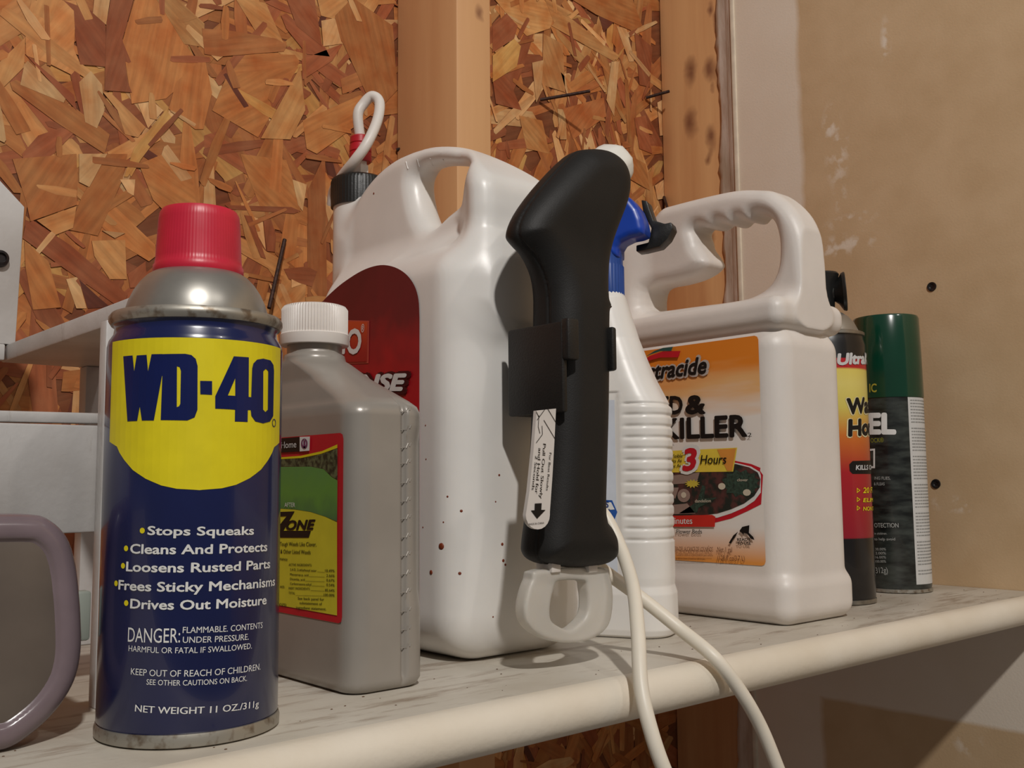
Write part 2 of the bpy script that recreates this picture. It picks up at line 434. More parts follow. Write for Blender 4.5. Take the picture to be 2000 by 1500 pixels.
wall_back = strand_mesh('wall_back', [([(-.7, -.6), (.90, -.6), (.90, .85), (-.7, .85)], WV + .003, .011, (130, 80, 50), .4, 0)], None)
wall_back.name = 'wall_back'; tag(wall_back, 'oriented strand board sheathing of big orange and tan wood strands behind the shelf', kind='structure'); BASE['wall_back'] = Vector((0, 0, 0))
polys = []
def rnd_strand(cu, cz, L, W, ang, tint, depth):
    ca, sa = math.cos(ang), math.sin(ang); P = []
    tip = random.uniform(.0, .35); a = random.uniform(.3, 1); bq = random.uniform(.3, 1)
    raw = [(-L / 2, -W / 2 * a), (-L / 2 + tip * W, -W / 2), (0, -W / 2 * random.uniform(.85, 1.1)), (L / 2 - W * tip, -W / 2 * bq), (L / 2, -W * .1), (L / 2 - W * random.uniform(0, .4), W / 2 * bq), (0, W / 2 * random.uniform(.85, 1.1)), (-L / 2 + W * random.uniform(0, .4), W / 2 * a)]
    for x, y in raw: P.append((cu + x * ca - y * sa, cz + x * sa + y * ca))
    return (P, WV + .003 - depth, depth + .0002, tint, ang, random.uniform(0, 50))
keys = ['T'] * 3 + ['O'] * 5 + ['R'] * 4 + ['B'] * 3 + ['P'] * 1 + ['Y']
for i in range(5200):
    cu = random.uniform(-.5, .88); cz = random.uniform(-.5, .80)
    f = i / 5200
    L = random.uniform(.05, .14) * (1.1 - .5 * f); W = random.uniform(.008, .026) * (1.1 - .5 * f)
    if i % 4 == 0: L *= .5; W *= .45
    k = random.choice(keys)
    if i % 4 == 0 and random.random() < .3: k = random.choice(['P', 'D', 'R', 'R', 'P'])
    polys.append(rnd_strand(cu, cz, L, W, random.gauss(1.45, .75) if cu > .55 else random.uniform(0, PI), TINT[k], .0002 + .0010 * f))
for i in range(380):
    cu = random.uniform(.1, .88); cz = random.uniform(-.1, .62)
    polys.append(rnd_strand(cu, cz, random.uniform(.012, .045), random.uniform(.003, .008), random.uniform(0, PI), TINT[random.choice('PTORBRTTOPB')], random.uniform(.0012, .0016)))
o = strand_mesh('pressed_strands', polys, wall_back); o['kind'] = 'stuff'
TR = [('T', [(62, 0), (150, 0), (145, 95), (158, 125), (140, 145), (100, 125), (52, 108), (50, 60)]), ('R', [(125, 0), (205, 30), (212, 130), (157, 125), (148, 70), (145, 20)]),
('P', [(185, -5), (216, -5), (208, 48), (182, 25)]), ('R', [(217, -5), (262, -5), (240, 75), (250, 160), (258, 180), (205, 176), (208, 50)]),
('O', [(265, -5), (305, -5), (350, 40), (362, 85), (395, 130), (325, 192), (258, 202), (240, 80)]), ('T', [(305, -5), (345, -5), (400, 45), (400, 92), (360, 85), (345, 60)]),
('P', [(55, 118), (130, 190), (125, 200), (40, 165), (48, 125)]), ('R', [(50, 105), (145, 185), (150, 215), (122, 185)]), ('T', [(-5, 125), (50, 72), (48, 130), (-5, 182)]),
('O', [(20, 160), (32, 155), (150, 212), (215, 262), (205, 300), (110, 238), (25, 175)]), ('P', [(155, 160), (178, 138), (200, 165), (205, 215), (190, 250), (167, 238)]),
('T', [(202, 180), (216, 180), (285, 248), (270, 268), (245, 262), (230, 215)]), ('P', [(270, 202), (300, 198), (320, 215), (290, 250)]), ('O', [(330, 212), (345, 160), (400, 110), (415, 180), (398, 252), (382, 252)]),
('Y', [(325, 213), (337, 230), (250, 345), (243, 345), (262, 290)]), ('B', [(395, 55), (455, 60), (540, 75), (562, 88), (555, 100), (430, 110), (400, 105)]),
('T', [(460, -5), (520, 5), (560, 95), (600, 105), (590, 118), (548, 105), (500, 60)]), ('R', [(550, 30), (560, 25), (605, 65), (635, 90), (645, 110), (600, 105), (560, 55)]),
('R', [(560, -5), (615, -5), (630, 90), (580, 50)]), ('P', [(628, 40), (655, 35), (668, 85), (632, 90)]), ('O', [(462, 106), (545, 102), (583, 130), (505, 268), (415, 215), (430, 180)]),
('R', [(590, 115), (670, 85), (650, 118), (592, 155)]), ('O', [(655, 30), (690, -5), (768, 50), (777, 175), (740, 215), (715, 180), (660, 60)]), ('T', [(587, 130), (597, 215), (568, 272), (510, 270)]),
('O', [(705, 185), (738, 215), (620, 300), (600, 290), (592, 235)]), ('T', [(620, -5), (680, -5), (676, 28), (650, 36), (628, 30)]), ('O', [(25, 310), (150, 300), (152, 365), (150, 400), (60, 432), (52, 395)]),
('P', [(155, 300), (210, 300), (175, 365), (155, 355)]), ('O', [(210, 300), (250, 300), (240, 350), (192, 460), (135, 448), (160, 385)]), ('Y', [(250, 332), (282, 300), (257, 345)]),
('R', [(50, 440), (65, 430), (140, 480), (250, 575), (240, 600), (222, 592), (100, 505), (45, 465)]), ('T', [(72, 430), (150, 402), (143, 445), (110, 458)]),
('O', [(272, 320), (320, 300), (375, 345), (385, 400), (330, 420), (300, 390)]), ('P', [(235, 350), (265, 350), (262, 382), (250, 375)]), ('T', [(180, 470), (245, 468), (248, 545), (215, 545), (185, 500)]),
('O', [(48, 470), (95, 510), (120, 600), (65, 605), (50, 520)]), ('P', [(130, 545), (153, 540), (170, 602), (150, 602)]), ('D', [(155, 545), (195, 582), (217, 600), (172, 602)]),
('R', [(250, 535), (285, 510), (287, 560), (255, 562)]), ('P', [(200, 450), (245, 455), (225, 465)]), ('O', [(470, 300), (560, 312), (590, 400), (585, 415), (510, 405), (480, 330)]),
('R', [(440, 400), (570, 404), (588, 412), (575, 417), (450, 408)]), ('R', [(515, 430), (530, 428), (540, 460), (538, 492), (522, 490)]), ('R', [(478, 420), (492, 422), (520, 505), (510, 502)]),
('P', [(493, 422), (514, 430), (520, 488), (502, 455)]), ('P', [(572, 350), (600, 360), (592, 412), (583, 400)]), ('R', [(555, 525), (600, 520), (620, 530), (610, 560), (565, 545)]),
('P', [(570, 545), (590, 555), (570, 562)]), ('B', [(602, 372), (636, 300), (640, 600), (602, 580)]), ('T', [(540, 555), (600, 548), (592, 622), (532, 622)]),
('R', [(963, 52), (990, 25), (1012, 50), (1005, 75), (963, 102)]), ('Y', [(963, 108), (1005, 75), (1018, 90), (1010, 130), (963, 160)]), ('T', [(965, -5), (1060, -5), (1085, 25), (1075, 55), (1030, 70), (1010, 50)]),
('T', [(1064, -5), (1120, 25), (1092, 36), (1084, 46)]), ('T', [(1078, 50), (1102, 25), (1210, 108), (1200, 120)]), ('O', [(1112, -5), (1235, -5), (1255, 50), (1235, 60), (1165, 28)]),
('R', [(1102, 42), (1130, 34), (1145, 72), (1120, 78)]), ('T', [(1062, 65), (1100, 85), (1105, 180), (1060, 165)]), ('D', [(1170, 28), (1200, 42), (1180, 62)]), ('P', [(1195, 120), (1210, 120), (1200, 227), (1185, 195)]),
('P', [(1205, 50), (1225, 56), (1240, 120), (1230, 120)]), ('P', [(1096, 140), (1105, 150), (1115, 208)]), ('B', [(1100, 212), (1180, 190), (1185, 227), (1120, 272)]), ('P', [(1040, 122), (1062, 117), (1058, 180), (1048, 200)]),
('R', [(963, 152), (990, 142), (1020, 215), (970, 202)]), ('P', [(1090, 212), (1105, 214), (1108, 272), (1095, 272)]), ('R', [(1240, 62), (1275, 92), (1270, 170), (1250, 165)]),
('T', [(1155, 300), (1205, 280), (1215, 330), (1170, 345)]), ('P', [(1285, 200), (1303, 190), (1306, 262), (1290, 265)]), ('R', [(1240, 230), (1262, 225), (1275, 300), (1250, 290)]),
('P', [(1280, 362), (1306, 345), (1310, 385), (1285, 390)]), ('O', [(1225, 300), (1262, 320), (1270, 372), (1232, 350)]), ('T', [(1015, 225), (1060, 235), (1075, 300), (1030, 290)])]
for i, (k, P) in enumerate(TR):
    Q = [at_v(x, y, WV + .001) for x, y in P]; Q = [(q.x, q.z) for q in Q]
    best = max(((math.dist(a, b), a, b) for a in Q for b in Q), key=lambda e: e[0]); ang = math.atan2(best[2][1] - best[1][1], best[2][0] - best[1][0])
    d = .00115 + .00012 * (i % 4)
    strand_mesh('wood_strand', [(Q, WV + .003 - d, .0011, TINT[k], ang, i * 1.7)], wall_back)

def pine(name, base, dark, knots=(), sc=(30, 30, 2.2)):
    m = mat(name, base, .5, rgb2=dark, scale=1, stretch=sc, bump=.2, bscale=2, lo=.28, hi=.66)
    t = m.node_tree; b = t.nodes['Principled BSDF']; src = b.inputs['Base Color'].links[0].from_socket
    tc = N(t, 'ShaderNodeTexCoord'); no = N(t, 'ShaderNodeTexNoise'); no.inputs['Scale'].default_value = 55; t.links.new(tc.outputs['Object'], no.inputs['Vector'])
    wv = N(t, 'ShaderNodeVectorMath', operation='MULTIPLY_ADD'); wv.inputs[1].default_value = (.012, .012, .012); t.links.new(no.outputs[1], wv.inputs[0]); t.links.new(tc.outputs['Object'], wv.inputs[2])
    for (p, r) in knots:
        q = Vector(p) + Vector((.006, .006, .006))
        sb = N(t, 'ShaderNodeVectorMath', operation='SUBTRACT'); sb.inputs[1].default_value = q; t.links.new(wv.outputs[0], sb.inputs[0])
        scl = N(t, 'ShaderNodeVectorMath', operation='MULTIPLY'); scl.inputs[1].default_value = (1, 1, .55); t.links.new(sb.outputs[0], scl.inputs[0])
        ln = N(t, 'ShaderNodeVectorMath', operation='LENGTH'); t.links.new(scl.outputs[0], ln.inputs[0])
        mr = N(t, 'ShaderNodeMapRange'); mr.inputs[1].default_value = r * .25; mr.inputs[2].default_value = r * 1.5; mr.inputs[3].default_value = .8; mr.inputs[4].default_value = 0; t.links.new(ln.outputs['Value'], mr.inputs[0])
        mx = N(t, 'ShaderNodeMixRGB'); t.links.new(mr.outputs[0], mx.inputs[0]); t.links.new(src, mx.inputs[1]); mx.inputs[2].default_value = lin((105, 55, 38)); src = mx.outputs[0]
    t.links.new(src, b.inputs['Base Color']); return m
kn = []
for x, y, r in ((1385, 135, .007), (1388, 268, .007), (1385, 305, .004), (1347, 140, .008), (1350, 240, .008), (1410, 140, .009), (1425, 290, .012), (1387, 20, .004), (1400, 40, .005), (1390, 170, .003), (1388, 468, .005)):
    p = at_u(x, y, .895); kn.append(((p.x, p.y, p.z), r))
PINE2 = pine('pine_corner', (218, 168, 116), (186, 126, 80), kn)
PINE1 = pine('pine_stud', (214, 166, 118), (198, 144, 98), [((.540, .655, at_v(938, 22, .655).z), .004)])
def stud(lo, hi, m, label):
    o = box('wall_stud', lo, hi, m, None, .0015); return tag(o, label, kind='structure')
stud((.515, .655, -.6), (.5535, WV + .001, .85), PINE1, 'pale pine stud standing against the strand board above the jugs')
stud((.8955, .655, -.6), (.934, WV + .001, .85), PINE2, 'knotty orange pine stud in the corner next to the drywall')
stud((-.60, .655, -.6), (-.5615, WV + .001, .85), PINE1, 'far left pine stud against the strand board')
# blocking board behind the shelf
tag(box('wall_blocking', (-.5615, .700, -.15), (.515, WV - .001, -.014), PINE1, None, .001), 'low pine board fixed along the strand board behind the shelf', kind='structure')
# nails through the sheathing
NAIL = mat('rusty_nail', (78, 55, 48), .6, .5, var=.4, scale=400)
def nail(p0, p1, d0, d1):
    a = at_v(*p0, d0); b = at_v(*p1, d1); dr = (b - a).normalized()
    tube('nail', [a, a.lerp(b, .5), b - dr * .002, b], .0016, NAIL, wall_back, 8, 2, rfun=lambda t: .0017 if t < .9 else .0006)
nail((775, 293), (850, 273), .744, .712); nail((1055, 195), (1152, 178), .744, .705); nail((1262, 191), (1308, 178), .744, .72)
nail((1297, 385), (1307, 418), .744, .715); nail((556, 468), (526, 600), .744, .725); nail((1304, 22), (1345, 2), .744, .72); nail((1304, 14), (1330, -5), .744, .72); nail((1300, 30), (1335, 12), .744, .72)

# ------------------------------------------------------------------ setting: drywall on the end wall
def drywall_mat():
    m = mat('drywall_paper', (214, 186, 149), .8, rgb2=(205, 176, 138), scale=22, bump=.12, bscale=500, spec=.2)
    t = m.node_tree; b = t.nodes['Principled BSDF']; src = b.inputs['Base Color'].links[0].from_socket
    tc = N(t, 'ShaderNodeTexCoord'); sp = N(t, 'ShaderNodeSeparateXYZ'); t.links.new(tc.outputs['Object'], sp.inputs[0])
    no = N(t, 'ShaderNodeTexNoise'); no.inputs['Scale'].default_value = 18; no.inputs['Detail'].default_value = 8; t.links.new(tc.outputs['Object'], no.inputs['Vector'])
    def band(sock, edge, sign, w, amp):
        a = N(t, 'ShaderNodeMath', operation='MULTIPLY_ADD'); t.links.new(no.outputs[0], a.inputs[0]); a.inputs[1].default_value = amp; t.links.new(sock, a.inputs[2])
        r = N(t, 'ShaderNodeMapRange'); r.inputs[1].default_value = edge + amp / 2 - w; r.inputs[2].default_value = edge + amp / 2 + w
        r.inputs[3].default_value = 0 if sign > 0 else 1; r.inputs[4].default_value = 1 if sign > 0 else 0; t.links.new(a.outputs[0], r.inputs[0]); return r.outputs[0]
    def mul(a, c):
        n = N(t, 'ShaderNodeMath', operation='MULTIPLY'); t.links.new(a, n.inputs[0]); t.links.new(c, n.inputs[1]) if not isinstance(c, float) else setattr(n.inputs[1], 'default_value', c); return n.outputs[0]
    def mx2(a, c):
        n = N(t, 'ShaderNodeMath', operation='MAXIMUM'); t.links.new(a, n.inputs[0]); t.links.new(c, n.inputs[1]); return n.outputs[0]
    k1 = band(sp.outputs[1], .552, 1, .0035, .012)
    k2 = mul(band(sp.outputs[2], -.117, 1, .002, .004), band(sp.outputs[2], -.012, -1, .004, .01))
    # smears of compound on the paper
    n3 = N(t, 'ShaderNodeTexNoise'); n3.inputs['Scale'].default_value = 60; n3.inputs['Detail'].default_value = 4; t.links.new(tc.outputs['Object'], n3.inputs['Vector'])
    r3 = N(t, 'ShaderNodeMapRange'); r3.inputs[1].default_value = .5; r3.inputs[2].default_value = .6; t.links.new(n3.outputs[0], r3.inputs[0])
    k3 = None
    for (x, y, ru, rz) in ((1622, 245, .010, .025), (1635, 300, .014, .04), (1640, 380, .008, .02), (1660, 430, .03, .008), (1640, 480, .05, .012), (1875, 985, .03, .008), (1892, 1450, .014, .014), (1730, 90, .006, .03)):
        p = at_u(x, y, .884)
        s = N(t, 'ShaderNodeVectorMath', operation='SUBTRACT'); t.links.new(tc.outputs['Object'], s.inputs[0]); s.inputs[1].default_value = (.884, p.y, p.z)
        q = N(t, 'ShaderNodeVectorMath', operation='MULTIPLY'); t.links.new(s.outputs[0], q.inputs[0]); q.inputs[1].default_value = (0, 1 / ru, 1 / rz)
        l = N(t, 'ShaderNodeVectorMath', operation='LENGTH'); t.links.new(q.outputs[0], l.inputs[0])
        r = N(t, 'ShaderNodeMapRange'); r.inputs[1].default_value = .3; r.inputs[2].default_value = 1.1; r.inputs[3].default_value = .85; r.inputs[4].default_value = 0; t.links.new(l.outputs['Value'], r.inputs[0])
        k3 = r.outputs[0] if k3 is None else mx2(k3, r.outputs[0])
    k = mx2(mx2(mul(k1, .9), mul(k2, .95)), mul(k3, r3.outputs[0]))
    mx = N(t, 'ShaderNodeMixRGB'); t.links.new(k, mx.inputs[0]); t.links.new(src, mx.inputs[1])
    cr = N(t, 'ShaderNodeMixRGB'); t.links.new(no.outputs[0], cr.inputs[0]); cr.inputs[1].default_value = lin((232, 218, 198)); cr.inputs[2].default_value = lin((242, 232, 218)); t.links.new(cr.outputs[0], mx.inputs[2])
    t.links.new(mx.outputs[0], b.inputs['Base Color']); return m
wall_right = box('wall_right', (.884, -.9, -.6), (.8975, .634, .85), drywall_mat(), None, .0005)
tag(wall_right, 'tan paper faced drywall with pale joint compound on the end wall', kind='structure'); BASE[wall_right.name] = Vector((0, 0, 0))
MUD = mat('joint_compound', (222, 212, 200), .8, rgb2=(188, 172, 152), scale=45, bump=.6, bscale=120, stretch=(1, 1, .35))
# ragged compound bead up the corner between stud and drywall
vs = []; fs = []; nz = 160
for i in range(nz):
    z = -.6 + 1.45 * i / (nz - 1); j = random.uniform(-.0018, .0018) + .0015 * math.sin(i * .35)
    for (u, v) in ((.8955, .662 + j), (.8930, .6605 + j), (.8905, .655), (.8895, .645), (.886, .641), (.8845, .6335), (.8955, .6335)): vs.append((u, v, z))
for i in range(nz - 1):
    for k in range(7): k2 = (k + 1) % 7; fs.append((i * 7 + k, i * 7 + k2, i * 7 + 7 + k2, i * 7 + 7 + k))
tr = auto(mesh('trim_1', vs, fs, MUD), 60); tag(tr, 'ragged white compound bead along the cut edge of the drywall', kind='structure')
BEAD = mat('paper_bead', (226, 212, 190), .7, var=.08, scale=60)
tag(box('trim_2', (.8825, .6295, -.6), (.8845, .6345, .85), BEAD, None, .0006), 'thin cream bead edging the drywall', kind='structure')
SCREW = mat('drywall_screw', (60, 58, 60), .4, .7, var=.3, scale=500)
for (x, y) in ((1820, 560), (1828, 945)):
    p = at_u(x, y, .884)
    bm = bmesh.new()
    for (r, d) in ((.0042, .0), (.0040, .0009), (.0026, .0007)):
        pass
    n = 20; ring = []
    for (r, d) in ((.0044, .0002), (.0041, -.0011), (.0025, -.0010), (.0016, -.0003)):
        ring.append([bm.verts.new((p.x + d, p.y + r * math.cos(2 * PI * k / n), p.z + r * math.sin(2 * PI * k / n))) for k in range(n)])
    for a, b2 in zip(ring, ring[1:]):
        for k in range(n): bm.faces.new((a[k], a[(k + 1) % n], b2[(k + 1) % n], b2[k]))
    bm.faces.new(ring[-1])
    auto(from_bm('screw', bm, SCREW, wall_right))
    for rt in (.6, .6 + PI / 2):
        box('screw_slot', (-.0001, -.0019, -.00035), (.0001, .0019, .00035), I_BLACK, wall_right, 0, M=Matrix.Translation((p.x - .0012, p.y, p.z)) @ Matrix.Rotation(rt, 4, 'X')) if False else None

# ------------------------------------------------------------------ shelf
def shelf_mat(name, a, b_, dirt, lo, hi, st):
    m = mat(name, a, .45, rgb2=b_, scale=14, bump=.15, bscale=300)
    t = m.node_tree; b = t.nodes['Principled BSDF']; src = b.inputs['Base Color'].links[0].from_socket
    tc = N(t, 'ShaderNodeTexCoord'); mp = N(t, 'ShaderNodeMapping'); mp.inputs['Scale'].default_value = st; t.links.new(tc.outputs['Object'], mp.inputs[0])
    no = N(t, 'ShaderNodeTexNoise'); no.inputs['Scale'].default_value = 1; no.inputs['Detail'].default_value = 10; no.inputs['Roughness'].default_value = .7; t.links.new(mp.outputs[0], no.inputs['Vector'])
    r = N(t, 'ShaderNodeMapRange'); r.inputs[1].default_value = lo; r.inputs[2].default_value = hi; r.inputs[4].default_value = .8; t.links.new(no.outputs[0], r.inputs[0])
    mx = N(t, 'ShaderNodeMixRGB'); t.links.new(r.outputs[0], mx.inputs[0]); t.links.new(src, mx.inputs[1]); mx.inputs[2].default_value = lin(dirt); t.links.new(mx.outputs[0], b.inputs['Base Color'])
    return m
SHB = shelf_mat('shelf_board', (200, 194, 182), (180, 172, 158), (118, 94, 72), .52, .70, (16, 85, 30))
SHN = shelf_mat('shelf_nosing', (228, 220, 205), (218, 207, 188), (150, 112, 78), .66, .8, (70, 90, 90))
shelf = thing('wall_shelf', (0.2, .49, -.02), 'long white painted shelf with a rounded front edge and dusty stained top', 'shelf')
box('shelf_board', (-.55, .343, -.0195), (.8835, .652, 0), SHB, shelf, .0004)
P = [(.3435, -.0001), (.3395, .0001)] + [(.3395 - .0100 * math.sin(a), -.0105 + .0105 * math.cos(a)) for a in [PI * k / 12 for k in range(1, 12)]] + [(.3395, -.0211), (.3435, -.0211)]
prism('front_nosing', [(-.55, v, z) for v, z in P], (1.4333, 0, 0), SHN, shelf)
# crumbs of dirt on the shelf
DIRT = mat('dirt_crumb', (95, 70, 50), .9)
bm = bmesh.new()
for i in range(80):
    x = random.uniform(.1, .87); y = random.uniform(.346, .40) if random.random() < .6 else random.uniform(.36, .62); s = random.uniform(.0002, .0006)
    r_ = bmesh.ops.create_icosphere(bm, subdivisions=1, radius=s)
    for v in r_['verts']: v.co = Vector((v.co.x * random.uniform(.8, 1.6) + x, v.co.y + y, v.co.z * .5 + s * .25))
from_bm('dirt_crumbs', bm, DIRT, shelf)['kind'] = 'stuff'
def shelf_post():
    pass

# ------------------------------------------------------------------ blue and yellow spray can
WC = (.170, .388); WR = .0341
can = thing('spray_can', (WC[0], WC[1], 0), 'blue and yellow lubricant spray can with a red cap, nearest on the shelf', 'spray can')
CANB = mat('can_blue', (13, 25, 76), .24, var=.05, scale=60, coat=.3, spec=.6)
c3 = (WC[0], WC[1], 0)
lathe('can_body', c3, [(WR - .001, .0045), (WR, .006), (WR, .149), (WR - .0006, .1515), (WR - .0022, .154), (WR - .0026, .1565), (WR - .0016, .1585)], CANB, can, 128)
lathe('base_rim', c3, [(.028, .0002), (WR - .001, .0), (WR + .0006, .0008), (WR + .0007, .0035), (WR + .0002, .0052), (WR - .002, .0055)], RUSTY, can, 96)
lathe('top_rim', c3, [(WR - .003, .1575), (WR - .0012, .158), (WR - .0002, .1597), (WR - .0002, .1612), (WR - .0012, .1626), (WR - .003, .1624), (WR - .0048, .1612), (WR - .0058, .1614), (WR - .006, .160)], RUSTY, can, 128)
lathe('dome', c3, [(.0285, .160), (.0282, .1625), (.0278, .165), (.0268, .1685), (.0250, .1725), (.0226, .1762), (.0200, .179), (.0175, .1806), (.012, .1815)], SILVER, can, 96)
REDCAP = mat('red_plastic', (206, 36, 62), .38, var=.06, scale=60, sss=.1)
lathe('cap', c3, [(.0176, .1803), (.0179, .1812), (.0178, .1835), (.0172, .1842), (.0169, .1865), (.0165, .195), (.0161, .2025), (.0158, .2052), (.0149, .2068), (.0135, .2072), (.0130, .2062), (.004, .2060)], REDCAP, can, 240,
      rib=lambda a, r, z: (.00008 * math.cos(a * 80)) if .184 < z < .204 else 0)
S = CylS(WC, WR)
SU = lambda dx: dx
tt_ = S.st(390, 660)[1]; tb = S.st(397, 957)[1]; s0 = S.st(393, 800)[0]
half = [(0, 0)]
for dx_, y_ in ((45, 954.5), (75, 948), (105, 935), (130, 918), (147, 898), (156, 884), (161, 872)):
    q_ = S.st(390 - dx_, y_); half.append((abs(q_[0] - s0), q_[1] - tb))
half += [(half[-1][0] + .006, half[-1][1] + .002)]
pts = [(s0 + a, tb + b) for a, b in half] + [(s0 + half[-1][0], tt_), (s0 - half[-1][0], tt_)] + [(s0 - a, tb + b) for a, b in half[:0:-1]]
lab = Print(S, .00015).poly(pts).make('yellow_label', I_YEL, can, 'yellow shield shaped print')
def c1(P): return [(180 + x / 2.5, 380 + y / 2.5) for x, y in P]
pr = Print(S, .0003)
pr.px(c1([(155, 790), (200, 786), (208, 862), (220, 786), (268, 783), (275, 862), (292, 780), (344, 779), (342, 888), (303, 1103), (245, 1103), (235, 1035), (222, 1105), (175, 1107)]))
pr.px(c1([(330, 780), (455, 778), (485, 784), (506, 803), (515, 838), (514, 1050), (500, 1088), (465, 1103), (336, 1101), (344, 885), (330, 880)]), c1([(415, 838), (428, 843), (434, 860), (431, 1022), (425, 1034), (414, 1038)]))
pr.px(c1([(527, 910), (585, 911), (585, 978), (528, 975)]))
pr.px(c1([(690, 790), (763, 795), (762, 988), (777, 990), (777, 1052), (758, 1052), (757, 1110), (695, 1108), (696, 1050), (600, 1045), (600, 985)]), c1([(697, 896), (697, 983), (661, 981)]))
pr.px(c1([(803, 806), (833, 801), (868, 810), (882, 832), (885, 860), (881, 1080), (865, 1108), (832, 1117), (795, 1108), (775, 1080), (772, 1052), (779, 850), (785, 825)]), c1([(845, 850), (857, 862), (855, 1050), (843, 1062), (832, 1050), (833, 862)]))
pr.px([(534 + 3.6 * math.cos(a / 8 * PI), 826 + 8 * math.sin(a / 8 * PI)) for a in range(16)], [(534 + 2.6 * math.cos(a / 8 * PI), 826 + 6.4 * math.sin(a / 8 * PI)) for a in range(16)])
pr.make('lettering', I_NAVY, lab)
pr = Print(S, .0002)
def c2(x, y): return (180 + x / 2.885, 960 + y / 2.885)
for s, a, b, h, bo, sh in (('Stops Squeaks', (315, 243), (907, 242), 50, .024, 0), ('Cleans And Protects', (218, 347), (982, 334), 54, .024, 0), ('Loosens Rusted Parts', (195, 447), (998, 430), 54, .024, 0),
                       ('Frees Sticky Mechanisms', (152, 550), (1025, 528), 54, .024, 0), ('Drives Out Moisture', (218, 656), (978, 633), 54, .024, 0), ('DANGER:', (203, 845), (495, 850), 84, 0, 0),
                       ('FLAMMABLE. CONTENTS', (510, 797), (957, 768), 36, .003, 0), ('UNDER PRESSURE.', (510, 852), (880, 834), 36, .003, 0), ('HARMFUL OR FATAL IF SWALLOWED.', (207, 898), (897, 884), 34, .003, 0),
                       ('KEEP OUT OF REACH OF CHILDREN.', (220, 1030), (945, 1003), 38, .003, 0), ('SEE OTHER CAUTIONS ON BACK.', (307, 1087), (870, 1066), 32, .003, 0), ('NET WEIGHT 11 OZ./311g', (243, 1238), (935, 1212), 40, .014, 0)):
    pr.text(s, c2(*a), c2(*b), h / 2.885, bo, sh)
pr.make('lettering', I_WHITE, can, 'white printed words and warnings')
pr = Print(S, .0002)
for x, y in ((284, 220), (193, 320), (176, 418), (137, 517), (194, 628)):
    s, t = S.st(*c2(x, y)); pr.poly(disc(s, t, .00105))
pr.make('bullets', I_YEL, can)

# ------------------------------------------------------------------ grey weed killer bottle
GREY = mat('grey_plastic', (156, 150, 142), .3, var=.04, scale=30, bump=.05, metal=.15)
GX0, GX1, GV0, GV1 = .2445, .288, .389, .526
gc = ((GX0 + GX1) / 2, (GV0 + GV1) / 2)
gb = thing('grey_bottle', (gc[0], gc[1], 0), 'grey plastic bottle with white ribbed screw cap and red bordered label', 'bottle')
hx, hy = (GX1 - GX0) / 2, (GV1 - GV0) / 2
def gdisp(x, y, nx, ny, z):
    d = 0.0
    if ny < -.5 and z > .0015:           # groove up the front side
        gx = x - .0075
        d += .0022 * math.exp(-(gx / .0013) ** 2) * min(1, max(0, (z - .001) / .006)) * min(1, max(0, (.137 - z) / .004))
        if x > .009 and .036 < z < .122: d += .0012 * min(1, (z - .036) / .008, (.122 - z) / .008)
    if nx < -.9 and .022 < z < .116: d += .0
    return d
gbody = loft('bottle_body', Matrix.Translation((gc[0], gc[1], 0)), [(0, 0, 0, hx - .004, hy - .004, .008), (.0012, 0, 0, hx - .0015, hy - .0015, .0095), (.004, 0, 0, hx, hy, .0105), (.128, 0, 0, hx, hy, .0105), (.1315, 0, 0, hx - .0006, hy - .0015, .011),
      (.1345, 0, 0, hx - .002, hy - .0055, .012), (.147, 0, .001, hx - .0055, hy - .031, .0135), (.156, 0, .002, .0162, .0205, .014), (.1585, 0, .003, .0158, .0168, .0155), (.1615, 0, .003, .0156, .0158, .0155), (.1625, 0, .003, .0143, .0143, .0142), (.170, 0, .003, .0141, .0141, .014)], GREY, gb, .0015, gdisp, 8, 40, sharp=60)
lathe('screw_cap', (gc[0], gc[1] + .003, -.002), [(.0150, .1690), (.0177, .1690), (.0179, .1695), (.0178, .1745), (.0170, .1752), (.0170, .1880), (.0162, .1896), (.0145, .1902), (.004, .1901)], WHITE2, gb, 288,
      rib=lambda a, r, z: .00035 * math.cos(a * 72) if .1751 < z < .1885 else 0)
S = PlaneS((GX0, gc[1], 0), (0, -1, 0), (-1, 0, 0))
lab = Print(S, .0003)
e = S.st(672, 845); f = S.st(672, 1219)
lab.poly([(-.058, f[1] + .003), (-.055, f[1]), (e[0] - .003, f[1]), (e[0] - .0008, f[1] + .0008), (e[0], f[1] + .003), (e[0], e[1] - .003), (e[0] - .0008, e[1] - .0008), (e[0] - .003, e[1]), (-.055, e[1]), (-.058, e[1] - .003)])
lab = lab.make('label', I_RED, gb, 'red bordered front label with lawn picture')
def c3p(x, y): return (520 + x / 3.41, 560 + y / 3.41)
def c4(x, y): return (520 + x / 3.75, 980 + y / 3.75)
zL = lambda px, py: S.st(px, py)
a = zL(*c4(527, 832)); 
yel = Print(S, .0006); yel.poly([(-.054, a[1])] + [(a[0], a[1])] + [zL(*c4(527, 150)), zL(*c4(440, 110)), zL(*c4(330, 75)), zL(*c4(220, 58)), zL(*c4(95, 50)), (-.054, zL(*c4(95, 70))[1])]); yel.make('yellow_panel', ink('label_yellow', (214, 204, 52)), lab)
gr = Print(S, .0006); gr.poly([(-.054, zL(*c4(95, 44))[1]), zL(*c4(95, 48)), zL(*c4(220, 56)), zL(*c4(330, 73)), zL(*c4(440, 108)), zL(*c4(527, 146)), zL(*c3p(482, 1290)), zL(*c3p(440, 1265)), zL(*c3p(390, 1215)), zL(*c3p(300, 1198)), zL(*c3p(95, 1200)), (-.054, zL(*c3p(95, 1200))[1])])
